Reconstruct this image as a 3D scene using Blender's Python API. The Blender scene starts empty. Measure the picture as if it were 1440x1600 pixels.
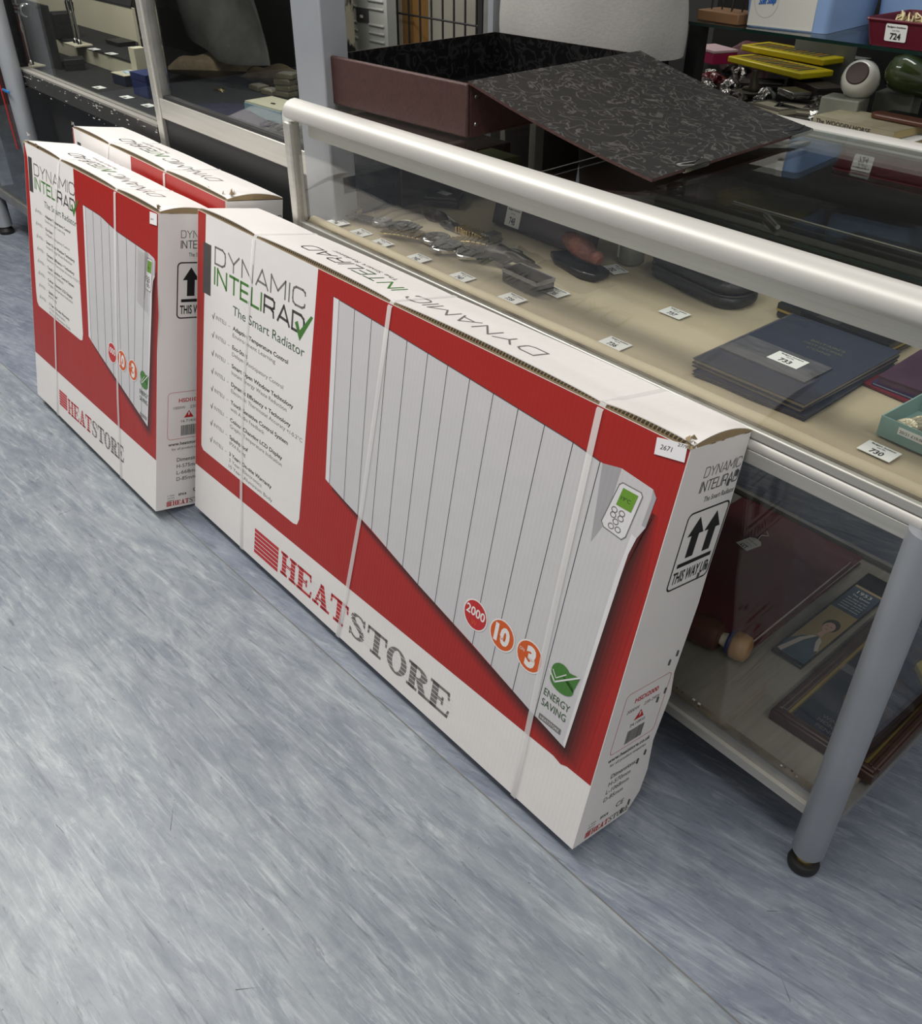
import bpy, math, random
from mathutils import Vector, Matrix
R = math.radians
random.seed(7)
scene = bpy.context.scene
COL = scene.collection

# ------------------------------------------------------------------ camera
cam_d = bpy.data.cameras.new('camera'); cam = bpy.data.objects.new('camera', cam_d); COL.objects.link(cam)
YAW, PITCH, ROLL = 0.8674, 0.6223, 0.0041
fw = Vector((-math.sin(YAW)*math.cos(PITCH), math.cos(YAW)*math.cos(PITCH), -math.sin(PITCH)))
rt = Vector((math.cos(YAW), math.sin(YAW), 0)); up = rt.cross(fw)
rt, up = (math.cos(ROLL)*rt+math.sin(ROLL)*up), (-math.sin(ROLL)*rt+math.cos(ROLL)*up)
m = Matrix.Identity(4)
for i in range(3):
    m[i][0], m[i][1], m[i][2] = rt[i], up[i], -fw[i]
m.translation = Vector((0.2565, -1.0525, 1.1613))
cam.matrix_world = m
cam_d.sensor_fit = 'HORIZONTAL'; cam_d.sensor_width = 36; cam_d.lens = 1395.4/1440*36
cam_d.clip_start = .02
scene.camera = cam
# ------------------------------------------------------------------ light
scene.view_settings.view_transform = 'Standard'; scene.view_settings.look = 'None'
scene.view_settings.exposure = 0.12; scene.view_settings.gamma = 1; scene.view_settings.use_curve_mapping = False
w = bpy.data.worlds.new('room_light'); scene.world = w; w.use_nodes = True
w.node_tree.nodes['Background'].inputs[0].default_value = (1, .975, .95, 1)
w.node_tree.nodes['Background'].inputs[1].default_value = .37
def area(name, loc, sx, sy, power, col=(1, .97, .92), rot=(0, 0, 0)):
    d = bpy.data.lights.new(name, 'AREA'); d.shape = 'RECTANGLE'; d.size = sx; d.size_y = sy; d.energy = power; d.color = col
    o = bpy.data.objects.new(name, d); COL.objects.link(o); o.location = loc; o.rotation_euler = rot; return o
area('ceiling_tube_and_fill_light', (-1.1, -1.1, 2.55), 2.6, .28, 34)
area('ceiling_tube_and_fill_light', (-2.6, -.9, 2.55), 1.6, .5, 42)
area('ceiling_tube_and_fill_light', (-3.6, 1.2, 2.55), 1.6, .5, 22)
area('ceiling_tube_and_fill_light', (-.6, 1.2, 2.55), 1.2, .25, 8)
area('ceiling_tube_and_fill_light', (1.3, -.7, 2.5), .3, 1.6, 15)  # fill lamp added on the right to brighten the long carton's end face

# ------------------------------------------------------------------ materials
MATS = {}
def mat(name, col, rough=.6, metal=0., spec=.5, emit=None, noise=None, bump=None, coat=0., alpha=None):
    """noise=(scale, second colour, contrast[, stretch])  bump=(scale, strength[, stretch])"""
    if name in MATS: return MATS[name]
    mt = bpy.data.materials.new(name); mt.use_nodes = True; nt = mt.node_tree; b = nt.nodes['Principled BSDF']
    b.inputs['Base Color'].default_value = (*col, 1); b.inputs['Roughness'].default_value = rough
    b.inputs['Metallic'].default_value = metal; b.inputs['Specular IOR Level'].default_value = spec
    b.inputs['Coat Weight'].default_value = coat
    def coords(stretch):
        tc = nt.nodes.new('ShaderNodeTexCoord'); mp = nt.nodes.new('ShaderNodeMapping')
        mp.inputs['Scale'].default_value = stretch or (1, 1, 1)
        nt.links.new(tc.outputs['Object'], mp.inputs[0]); return mp.outputs[0]
    if noise:
        n = nt.nodes.new('ShaderNodeTexNoise'); n.inputs['Scale'].default_value = noise[0]; n.inputs['Detail'].default_value = 6
        nt.links.new(coords(noise[3] if len(noise) > 3 else None), n.inputs['Vector'])
        r = nt.nodes.new('ShaderNodeValToRGB'); c = noise[2]
        r.color_ramp.elements[0].position = .5-c; r.color_ramp.elements[1].position = .5+c
        r.color_ramp.elements[0].color = (*col, 1); r.color_ramp.elements[1].color = (*noise[1], 1)
        nt.links.new(n.outputs['Fac'], r.inputs[0]); nt.links.new(r.outputs[0], b.inputs['Base Color'])
    if bump:
        n = nt.nodes.new('ShaderNodeTexNoise'); n.inputs['Scale'].default_value = bump[0]; n.inputs['Detail'].default_value = 4
        nt.links.new(coords(bump[2] if len(bump) > 2 else None), n.inputs['Vector'])
        bp = nt.nodes.new('ShaderNodeBump'); bp.inputs['Strength'].default_value = bump[1]; bp.inputs['Distance'].default_value = .004
        nt.links.new(n.outputs['Fac'], bp.inputs['Height']); nt.links.new(bp.outputs[0], b.inputs['Normal'])
    if emit:
        b.inputs['Emission Color'].default_value = (*emit[0], 1); b.inputs['Emission Strength'].default_value = emit[1]
    if alpha is not None: b.inputs['Alpha'].default_value = alpha
    MATS[name] = mt; return mt
def glass(name, tint=(.992, .992, .985), ior=1.5, rough=0.):
    mt = bpy.data.materials.new(name); mt.use_nodes = True; nt = mt.node_tree; nt.nodes.clear()
    o = nt.nodes.new('ShaderNodeOutputMaterial'); mx = nt.nodes.new('ShaderNodeMixShader'); lw = nt.nodes.new('ShaderNodeLayerWeight'); f = nt.nodes.new('ShaderNodeMath'); pw_ = nt.nodes.new('ShaderNodeMath')
    t = nt.nodes.new('ShaderNodeBsdfTransparent'); g = nt.nodes.new('ShaderNodeBsdfGlossy')
    lw.inputs[0].default_value = .5; pw_.operation = 'POWER'; pw_.inputs[1].default_value = 5; nt.links.new(lw.outputs['Facing'], pw_.inputs[0])
    r0 = ((ior-1)/(ior+1))**2; f.operation = 'MULTIPLY_ADD'; f.inputs[1].default_value = 1-r0; f.inputs[2].default_value = r0; nt.links.new(pw_.outputs[0], f.inputs[0])
    t.inputs[0].default_value = (*tint, 1); g.inputs['Roughness'].default_value = rough
    nt.links.new(f.outputs[0], mx.inputs[0]); nt.links.new(t.outputs[0], mx.inputs[1]); nt.links.new(g.outputs[0], mx.inputs[2])
    nt.links.new(mx.outputs[0], o.inputs[0]); MATS[name] = mt; return mt
# carton inks: matt-gloss board with faint vertical fluting showing through
def board(name, col, rough=.38, k=.22):
    if name in MATS: return MATS[name]
    mt = bpy.data.materials.new(name); mt.use_nodes = True; nt = mt.node_tree; b = nt.nodes['Principled BSDF']
    b.inputs['Base Color'].default_value = (*col, 1); b.inputs['Roughness'].default_value = rough; b.inputs['Specular IOR Level'].default_value = .4
    tc = nt.nodes.new('ShaderNodeTexCoord'); wv = nt.nodes.new('ShaderNodeTexWave'); wv.wave_type = 'BANDS'; wv.bands_direction = 'X'
    wv.inputs['Scale'].default_value = 42; wv.inputs['Distortion'].default_value = .4
    nz = nt.nodes.new('ShaderNodeTexNoise'); nz.inputs['Scale'].default_value = 7; nz.inputs['Detail'].default_value = 3
    nt.links.new(tc.outputs['Object'], wv.inputs[0]); nt.links.new(tc.outputs['Object'], nz.inputs['Vector'])
    b1 = nt.nodes.new('ShaderNodeBump'); b1.inputs['Strength'].default_value = k; b1.inputs['Distance'].default_value = .0006
    b2 = nt.nodes.new('ShaderNodeBump'); b2.inputs['Strength'].default_value = .35; b2.inputs['Distance'].default_value = .008
    nt.links.new(wv.outputs['Fac'], b1.inputs['Height']); nt.links.new(nz.outputs['Fac'], b2.inputs['Height'])
    nt.links.new(b2.outputs[0], b1.inputs['Normal']); nt.links.new(b1.outputs[0], b.inputs['Normal'])
    MATS[name] = mt; return mt
WHITE = board('carton_white', (.76, .735, .72)); RED = board('carton_red', (.36, .018, .014))
GREYINK = board('ink_grey', (.17, .16, .155)); DGREY = board('ink_dark', (.06, .055, .055)); BLACK = board('ink_black', (.012, .012, .012))
GREEN = board('ink_green', (.06, .19, .035)); DGREEN = board('ink_dark_green', (.035, .09, .03)); ORANGE = board('ink_orange', (.60, .10, .015))
REDINK = board('ink_red', (.48, .022, .025)); SLAT = board('ink_slat', (.56, .545, .56)); SLATD = board('ink_slat_dark', (.36, .35, .365)); SLATL = board('ink_slat_light', (.70, .69, .70))
LINE = board('ink_line', (.07, .07, .075)); LCD = board('ink_lcd', (.14, .30, .03)); PAPER = mat('paper_sticker', (.80, .79, .80), .55)
GRAD = [board('ink_shade_%d' % i, tuple(a*(1-t)+b*t for a, b in zip((.05, .012, .01), (.34, .018, .014)))) for i, t in enumerate([0, .12, .26, .42, .58, .74, .90])]
KRAFT = mat('kraft_edge', (.30, .22, .12), .9, bump=(60, .5)); KRAFTD = mat('kraft_dark', (.045, .035, .022), .9)
STRAP = mat('strap_plastic', (.82, .81, .80), .28, alpha=.55)
ALU = mat('brushed_aluminium', (.56, .55, .51), .42, .6, noise=(6, (.48, .47, .43), .25, (1, 30, 30)), bump=(40, .05, (1, 20, 20)))
ALUW = mat('satin_aluminium_rail', (.56, .55, .52), .46, .25, noise=(4, (.51, .50, .47), .3))
ALUD = mat('dull_aluminium', (.36, .36, .35), .45, .7, noise=(18, (.26, .255, .24), .2))
LEGM = mat('grey_painted_tube', (.36, .38, .41), .40, .35, noise=(9, (.32, .34, .37), .2))
FELT = mat('beige_felt', (.45, .385, .265), .95, noise=(5, (.36, .30, .20), .22), bump=(14, 1.0))
FELTR = mat('beige_felt_roll', (.56, .49, .34), .95, noise=(9, (.46, .40, .28), .25), bump=(60, .3))
GRIME = mat('grimy_channel', (.10, .085, .06), .9, noise=(25, (.22, .19, .14), .15))
LAM = mat('grey_wood_laminate', (.20, .19, .155), .6, noise=(3, (.27, .255, .21), .3, (60, 3, 1)), bump=(4, .1, (60, 3, 1)))
GLASS = glass('clear_glass'); GLASSG = glass('top_glass', (.955, .975, .965)); GLEDGE = mat('glass_edge', (.006, .02, .016), .15, emit=None)
GLASSR = glass('tinted_glass', (.93, .94, .93), 1.6)
BLK = mat('black_panel', (.009, .009, .0095), .55, noise=(3, (.013, .013, .014), .3)); BLKG = mat('black_gloss', (.008, .008, .009), .18)
CHIP = mat('chipped_black_trim', (.035, .034, .033), .55, noise=(45, (.03, .029, .028), .1)); CHIPW = mat('bare_chip', (.50, .48, .44), .8)
BCLOTH = mat('black_cloth', (.010, .010, .011), .95, bump=(90, .6)); CREAM = mat('cream_riser', (.58, .55, .42), .8, noise=(5, (.50, .47, .35), .3))
CARD = mat('white_card', (.76, .77, .74), .6); INK = mat('card_ink', (.02, .02, .02), .7)
CHROME = mat('chrome', (.75, .75, .74), .12, 1.); GOLD = mat('gold_plate', (.62, .48, .20), .25, 1.); STEEL = mat('steel', (.42, .42, .41), .3, 1.)
RUBBER = mat('black_rubber', (.01, .01, .01), .5)
PLASTIC = glass('clear_plastic_bag', (.95, .95, .94), 1.35, .12)
NAVY = mat('navy_card', (.012, .018, .040), .45, noise=(12, (.018, .024, .05), .25)); GREYC = mat('grey_cover', (.05, .052, .06), .4, noise=(30, (.10, .10, .11), .2, (1, 4, 1)))
MAROON = mat('maroon_folder', (.085, .006, .012), .42, noise=(60, (.11, .010, .018), .25)); BROWNB = mat('brown_buckram', (.045, .016, .014), .55, noise=(90, (.060, .024, .020), .25), bump=(180, .25))
WOODL = mat('light_wood', (.42, .25, .10), .4, noise=(12, (.34, .19, .07), .3, (1, 1, 8))); WOODD = mat('dark_wood', (.030, .014, .010), .32, noise=(8, (.050, .024, .016), .3, (1, 14, 1)))
WOODR = mat('red_wood', (.10, .035, .018), .35, noise=(8, (.06, .02, .012), .3)); GILT = mat('gilt_slip', (.42, .32, .09), .35, .6)
COPPER = mat('copper_coin', (.24, .12, .06), .35, .7, bump=(160, .5)); COIN = mat('silver_coin', (.34, .31, .22), .38, .8, bump=(160, .6))
TEAL = mat('teal_tray', (.22, .36, .33), .5); YEL = mat('yellow_plastic', (.62, .50, .01), .35); YELL = mat('yellow_label', (.42, .33, .02), .5)
SOAP = mat('grey_green_stone', (.15, .16, .125), .55, noise=(22, (.24, .24, .20), .22)); CERW = mat('white_glaze', (.64, .62, .56), .12, coat=.6); CERG = mat('green_glaze', (.035, .055, .015), .10, noise=(9, (.10, .12, .05), .2), coat=.6)
PLUM = mat('plum_tray', (.10, .008, .018), .3); PURP = mat('purple_wallet', (.042, .014, .034), .3, noise=(20, (.07, .03, .06), .2)); PINK = mat('pink_box', (.34, .015, .08), .35)
LILAC = mat('lilac_plastic', (.24, .37, .62), .35); OFFW = mat('cream_plastic', (.62, .62, .57), .35); BLUEINK = mat('blue_ink', (.02, .12, .45), .5)
BLUEBOX = mat('royal_blue_box', (.010, .022, .11), .5); LBLUE = mat('pale_blue_box', (.19, .30, .36), .5); GREENB = mat('olive_green_box', (.075, .095, .028), .6)
HESS = mat('hessian', (.22, .17, .105), .95, noise=(40, (.15, .115, .07), .2), bump=(120, .7)); DRAPE = mat('grey_drape', (.15, .155, .145), .95, noise=(9, (.08, .082, .078), .2), bump=(30, .8))
SHIRT = mat('heather_grey_jersey', (.36, .355, .34), .95, noise=(120, (.31, .305, .29), .25, (1, 1, 3)), bump=(200, .15)); TROUS = mat('black_trousers', (.012, .012, .014), .9); SKIN = mat('skin', (.50, .30, .21), .5); HAIR = mat('brown_hair', (.05, .03, .02), .7)
PINE = mat('orange_wood_post', (.40, .22, .07), .5, noise=(6, (.30, .15, .04), .3, (6, 6, .6))); HEATER = mat('white_moulded_plastic', (.42, .43, .40), .45); WALLW = mat('off_white_board', (.66, .64, .56), .8, noise=(3, (.60, .58, .50), .3)); WALLD = mat('dark_wall', (.035, .034, .032), .8, noise=(2, (.05, .05, .048), .3))
REDST = mat('red_stone', (.20, .065, .04), .6, noise=(25, (.11, .032, .022), .15), bump=(45, 2.5)); DLEATH = mat('black_leather', (.012, .012, .013), .42, bump=(120, .4))
SILVERY = mat('silver_jewellery', (.5, .49, .46), .25, 1., bump=(90, .6)); JUNK = mat('dark_trinket', (.05, .04, .035), .4, .3, noise=(40, (.02, .018, .016), .2)); BRONZE = mat('verdigris_bronze', (.10, .09, .06), .45, .5, noise=(30, (.06, .055, .04), .2), bump=(60, .6))
TAN = mat('tan_wood_block', (.24, .13, .06), .6, noise=(14, (.17, .085, .035), .3)); BLUETAPE = mat('blue_tape', (.02, .16, .42), .5); REDP = mat('red_plastic', (.45, .02, .02), .4)
# marbled black paper of the box file lid: pale wormy veins
def marbled(name, base, vein, k, rough=.35):
    mt = mat(name, base, rough, spec=.22); nt = mt.node_tree; b = nt.nodes['Principled BSDF']
    tc = nt.nodes.new('ShaderNodeTexCoord'); n1 = nt.nodes.new('ShaderNodeTexNoise'); n1.inputs['Scale'].default_value = 40; n1.inputs['Detail'].default_value = 1.5; n1.inputs['Distortion'].default_value = 1.1
    nt.links.new(tc.outputs['Object'], n1.inputs['Vector'])
    s = nt.nodes.new('ShaderNodeMath'); s.operation = 'SUBTRACT'; s.inputs[1].default_value = .52; nt.links.new(n1.outputs['Fac'], s.inputs[0])
    a = nt.nodes.new('ShaderNodeMath'); a.operation = 'ABSOLUTE'; nt.links.new(s.outputs[0], a.inputs[0])
    r = nt.nodes.new('ShaderNodeValToRGB'); r.color_ramp.elements[0].position = .004; r.color_ramp.elements[0].color = (*vein, 1)
    r.color_ramp.elements[1].position = k; r.color_ramp.elements[1].color = (*base, 1)
    nt.links.new(a.outputs[0], r.inputs[0]); nt.links.new(r.outputs[0], b.inputs['Base Color']); return mt
MARB = marbled('marbled_lid_paper', (.0125, .0118, .0112), (.068, .065, .061), .036, .5); MARBD = marbled('marbled_lining', (.005, .005, .0055), (.022, .021, .021), .06)

# floor vinyl: two sheets with differently angled streaks and a welded seam
def vinyl(name, ang, a, b_, c):
    mt = bpy.data.materials.new(name); mt.use_nodes = True; nt = mt.node_tree; b = nt.nodes['Principled BSDF']
    tc = nt.nodes.new('ShaderNodeTexCoord')
    rot = nt.nodes.new('ShaderNodeMapping'); rot.inputs['Rotation'].default_value = (0, 0, -ang); nt.links.new(tc.outputs['Object'], rot.inputs[0])
    def nz(scale, st, detail=8, dist=0., rough=.6):
        mp = nt.nodes.new('ShaderNodeMapping'); mp.inputs['Scale'].default_value = st
        n = nt.nodes.new('ShaderNodeTexNoise'); n.inputs['Scale'].default_value = scale; n.inputs['Detail'].default_value = detail
        n.inputs['Distortion'].default_value = dist; n.inputs['Roughness'].default_value = rough
        nt.links.new(rot.outputs[0], mp.inputs[0]); nt.links.new(mp.outputs[0], n.inputs['Vector']); return n.outputs['Fac']
    def ramp(f, p0, c0, p1, c1):
        r = nt.nodes.new('ShaderNodeValToRGB'); r.color_ramp.elements[0].position = p0; r.color_ramp.elements[0].color = (*c0, 1)
        r.color_ramp.elements[1].position = p1; r.color_ramp.elements[1].color = (*c1, 1); nt.links.new(f, r.inputs[0]); return r.outputs[0]
    def mix(fac, x, y, mode='MIX'):
        k = nt.nodes.new('ShaderNodeMix'); k.data_type = 'RGBA'; k.blend_type = mode
        if isinstance(fac, float): k.inputs[0].default_value = fac
        else: nt.links.new(fac, k.inputs[0])
        for s, v in ((6, x), (7, y)):
            if isinstance(v, tuple): k.inputs[s].default_value = (*v, 1)
            else: nt.links.new(v, k.inputs[s])
        return k.outputs[2]
    base = ramp(nz(3.5, (1, 4, 1), 10, 1.6, .68), .34, a, .66, b_)
    st = ramp(nz(9, (1, 8, 1), 10, 1.2, .72), .50, (0, 0, 0), .72, (.95, .95, .95))
    base = mix(st, base, c)
    st2 = ramp(nz(10, (1, 12, 1), 10, .9, .72), .55, (0, 0, 0), .68, (.85, .85, .85))
    base = mix(st2, base, tuple(x*.62 for x in a))
    mott = ramp(nz(5, (1, 1.6, 1), 10, 1.4, .7), .38, (.80, .81, .84), .64, (1.10, 1.09, 1.06))
    base = mix(1., base, mott, 'MULTIPLY')
    spk = ramp(nz(150, (1, 1, 1), 2), .735, (1, 1, 1), .76, (.35, .33, .30))
    base = mix(1., base, spk, 'MULTIPLY')
    nt.links.new(base, b.inputs['Base Color']); b.inputs['Roughness'].default_value = .36; b.inputs['Specular IOR Level'].default_value = .5
    rr = nt.nodes.new('ShaderNodeMapRange'); rr.inputs[3].default_value = .30; rr.inputs[4].default_value = .52
    nt.links.new(nz(6, (1, 3, 1), 8, 1.5), rr.inputs[0]); nt.links.new(rr.outputs[0], b.inputs['Roughness'])
    bp = nt.nodes.new('ShaderNodeBump'); bp.inputs['Strength'].default_value = .12; bp.inputs['Distance'].default_value = .003
    nt.links.new(nz(30, (1, 2, 1), 6), bp.inputs['Height']); nt.links.new(bp.outputs[0], b.inputs['Normal'])
    MATS[name] = mt; return mt
VINYL_A = vinyl('blue_grey_vinyl', .08, (.165, .195, .235), (.275, .305, .33), (.40, .43, .455))
VINYL_B = vinyl('blue_grey_vinyl_second_sheet', .22, (.15, .175, .225), (.235, .265, .32), (.36, .39, .43))

# ------------------------------------------------------------------ mesh helpers
class MB:
    def __init__(s): s.v = []; s.f = []; s.m = []; s.mats = []; s.M = None
    def mi(s, mt):
        if mt not in s.mats: s.mats.append(mt)
        return s.mats.index(mt)
    def add(s, vs, fs, mt):
        o = len(s.v); k = s.mi(mt)
        s.v += [tuple(s.M @ Vector(v)) if s.M else tuple(v) for v in vs]
        s.f += [tuple(i+o for i in f) for f in fs]; s.m += [k]*len(fs); return s
    def box(s, x0, x1, y0, y1, z0, z1, mt):
        vs = [(x, y, z) for z in (z0, z1) for y in (y0, y1) for x in (x0, x1)]
        return s.add(vs, [(0, 2, 3, 1), (4, 5, 7, 6), (0, 1, 5, 4), (2, 6, 7, 3), (0, 4, 6, 2), (1, 3, 7, 5)], mt)
    def prism(s, poly, a0, a1, mt, axis='z'):
        f = {'z': lambda p, a: (p[0], p[1], a), 'y': lambda p, a: (p[0], a, p[1]), 'x': lambda p, a: (a, p[0], p[1])}[axis]
        n = len(poly); vs = [f(p, a0) for p in poly]+[f(p, a1) for p in poly]
        fs = [tuple(range(n-1, -1, -1)), tuple(range(n, 2*n))]+[(i, (i+1) % n, (i+1) % n+n, i+n) for i in range(n)]
        return s.add(vs, fs, mt)
    def lathe(s, prof, mt, c=(0, 0, 0), n=24, axis='z', sx=1, sy=1):
        vs = []; fs = []
        for r, h in prof:
            for i in range(n):
                a = 2*math.pi*i/n; x, y = r*math.cos(a)*sx, r*math.sin(a)*sy
                p = {'z': (x, y, h), 'y': (x, h, y), 'x': (h, x, y)}[axis]
                vs.append((p[0]+c[0], p[1]+c[1], p[2]+c[2]))
        for j in range(len(prof)-1):
            for i in range(n): fs.append((j*n+i, j*n+(i+1) % n, (j+1)*n+(i+1) % n, (j+1)*n+i))
        fs.append(tuple(range(n-1, -1, -1))); fs.append(tuple((len(prof)-1)*n+i for i in range(n)))
        return s.add(vs, fs, mt)
    def tube(s, pts, r, mt, n=8, closed=False):
        pts = [Vector(p) for p in pts]; N = len(pts); vs = []; fs = []
        rs = r if isinstance(r, (list, tuple)) else [r]*N
        prev = None
        for i, p in enumerate(pts):
            a = pts[(i+1) % N] if (closed or i < N-1) else p; b = pts[i-1] if (closed or i > 0) else p
            t = (a-b).normalized()
            if prev is None:
                prev = t.orthogonal().normalized()
            u_ = (prev-t*prev.dot(t)); u_ = u_.normalized() if u_.length > 1e-6 else t.orthogonal().normalized(); prev = u_; v_ = t.cross(u_)
            for k in range(n):
                g = 2*math.pi*k/n; vs.append(tuple(p+(u_*math.cos(g)+v_*math.sin(g))*rs[i]))
        for i in range(N if closed else N-1):
            j = (i+1) % N
            for k in range(n): fs.append((i*n+k, i*n+(k+1) % n, j*n+(k+1) % n, j*n+k))
        if not closed: fs += [tuple(range(n-1, -1, -1)), tuple((N-1)*n+k for k in range(n))]
        return s.add(vs, fs, mt)
    def grid(s, fn, nu, nv, mt, thick=None):
        vs = [fn(i/nu, j/nv) for j in range(nv+1) for i in range(nu+1)]
        fs = [(j*(nu+1)+i, j*(nu+1)+i+1, (j+1)*(nu+1)+i+1, (j+1)*(nu+1)+i) for j in range(nv) for i in range(nu)]
        if thick:
            o = len(vs); vs = vs+[(x, y, z-thick) for x, y, z in vs]; fs += [tuple(q+o for q in reversed(f)) for f in list(fs)]
            rim = [i for i in range(nu+1)]+[j*(nu+1)+nu for j in range(1, nv+1)]+[nv*(nu+1)+i for i in range(nu-1, -1, -1)]+[j*(nu+1) for j in range(nv-1, 0, -1)]
            for a, b in zip(rim, rim[1:]+rim[:1]): fs.append((a, a+o, b+o, b))
        return s.add(vs, fs, mt)
    def flat(s, P, poly, mt):
        return s.add([P(*p) for p in poly], [tuple(range(len(poly)))], mt)
    def build(s, name, parent=None, bevel=0., smooth=None, sub=0, seg=2):
        me = bpy.data.meshes.new(name); me.from_pydata(s.v, [], s.f)
        for mt in s.mats: me.materials.append(mt)
        me.polygons.foreach_set('material_index', s.m); me.update()
        o = bpy.data.objects.new(name, me); COL.objects.link(o)
        if parent: o.parent = parent
        if bevel:
            b = o.modifiers.new('bevel', 'BEVEL'); b.width = bevel; b.segments = seg; b.limit_method = 'ANGLE'; b.angle_limit = R(35)
        if sub:
            b = o.modifiers.new('sub', 'SUBSURF'); b.levels = sub; b.render_levels = sub
        if smooth or sub or bevel:
            me.polygons.foreach_set('use_smooth', [True]*len(me.polygons))
            try: me.set_sharp_from_angle(angle=R(smooth or 40))
            except Exception: pass
        return o
def tag(o, label=None, cat=None, group=None, kind=None):
    for k, v in (('label', label), ('category', cat), ('group', group), ('kind', kind)):
        if v: o[k] = v
    return o
def thing(name, label, cat, loc=(0, 0, 0), rz=0, group=None):
    o = bpy.data.objects.new(name, None); COL.objects.link(o); o.empty_display_size = .05
    o.location = loc; o.rotation_euler = (0, 0, rz); return tag(o, label, cat, group)
def dup(root, loc, rz, label=None):
    def cp(o, par):
        c = o.copy(); COL.objects.link(c); c.parent = par
        for ch in list(o.children): cp(ch, c)
        return c
    c = cp(root, None); c.location = loc; c.rotation_euler = (0, 0, rz)
    if label: c['label'] = label
    return c
def struct(name, mb, **k): return tag(mb.build(name, **k), kind='structure')
_T = {}
def text2d(txt, bold=0.):
    key = (txt, bold)
    if key not in _T:
        c = bpy.data.curves.new('t', 'FONT'); c.body = txt; c.size = 1; c.offset = bold; c.resolution_u = 3
        o = bpy.data.objects.new('t', c); COL.objects.link(o)
        dg = bpy.context.evaluated_depsgraph_get(); me = bpy.data.meshes.new_from_object(o.evaluated_get(dg))
        vs = [(v.co.x, v.co.y) for v in me.vertices]; fs = [tuple(p.vertices) for p in me.polygons]
        bpy.data.objects.remove(o); bpy.data.curves.remove(c); bpy.data.meshes.remove(me)
        x0 = min((v[0] for v in vs), default=0); x1 = max((v[0] for v in vs), default=1)
        _T[key] = ([(v[0]-x0, v[1]) for v in vs], fs, x1-x0)
    return _T[key]
def put_text(mb, P, txt, x, y, h, mt, width=None, bold=0., slope=0., italic=0., center=False):
    """capital height h, left baseline at (x, y); width squeezes the line to that length"""
    vs, fs, wd = text2d(txt, bold); sy = h/.70; sx = (width/wd) if width else sy
    if center: x = x-(width or wd*sx)/2
    mb.add([P(x+a*sx+b*sy*italic, y+b*sy+a*sx*slope) for a, b in vs], fs, mt)
def stroke(mb, P, pts, wd, mt):
    for (x0, y0), (x1, y1) in zip(pts, pts[1:]):
        dx, dy = x1-x0, y1-y0; L = math.hypot(dx, dy) or 1; dx /= L; dy /= L; e = wd*.42
        a = (x0-dx*e, y0-dy*e); b = (x1+dx*e, y1+dy*e); n = (-dy*wd/2, dx*wd/2)
        mb.flat(P, [(a[0]-n[0], a[1]-n[1]), (b[0]-n[0], b[1]-n[1]), (b[0]+n[0], b[1]+n[1]), (a[0]+n[0], a[1]+n[1])], mt)
THIN = {'D': [[(0, 0), (0, 1), (.62, 1), (.82, .86), (.86, .7), (.86, .3), (.82, .14), (.62, 0), (0, 0)]],
        'Y': [[(0, 1), (.43, .48), (.86, 1)], [(.43, .48), (.43, 0)]], 'N': [[(0, 0), (0, 1), (.82, 0), (.82, 1)]],
        'A': [[(0, .0), (.43, 1), (.9, 0)], [(.14, .28), (.74, .22)]], 'M': [[(0, 0), (0, 1), (.52, .28), (1.04, 1), (1.04, 0)]], 'I': [[(0, 0), (0, 1)]],
        'C': [[(.84, .76), (.82, .9), (.66, 1), (.2, 1), (.04, .88), (0, .7), (0, .3), (.04, .12), (.2, 0), (.66, 0), (.82, .1), (.84, .24)]],
        'T': [[(0, 1), (.76, 1)], [(.38, 1), (.38, 0)]], 'E': [[(.7, 1), (0, 1), (0, 0), (.7, 0)], [(0, .52), (.64, .52)]], 'L': [[(0, 1), (0, 0), (.6, 0)]],
        'R': [[(0, 0), (0, 1), (.66, 1), (.8, .88), (.8, .56), (.66, .44), (0, .44)], [(.5, .44), (.74, .3), (.78, 0)]]}
ADV = {'I': .26, 'M': 1.32, 'T': .98, 'L': .80, 'E': .95}
def thin_word(mb, P, s, x, y, h, total, wd, cols, slope=0.):
    adv = [ADV.get(c, 1.12) for c in s]; k = total/(sum(adv)-.2); cx = x
    for c, a, col in zip(s, adv, cols):
        for ln in THIN[c]: stroke(mb, P, [(cx+p*k, y+q*h+slope*(cx+p*k-x)) for p, q in ln], wd, col)
        cx += a*k
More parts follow.
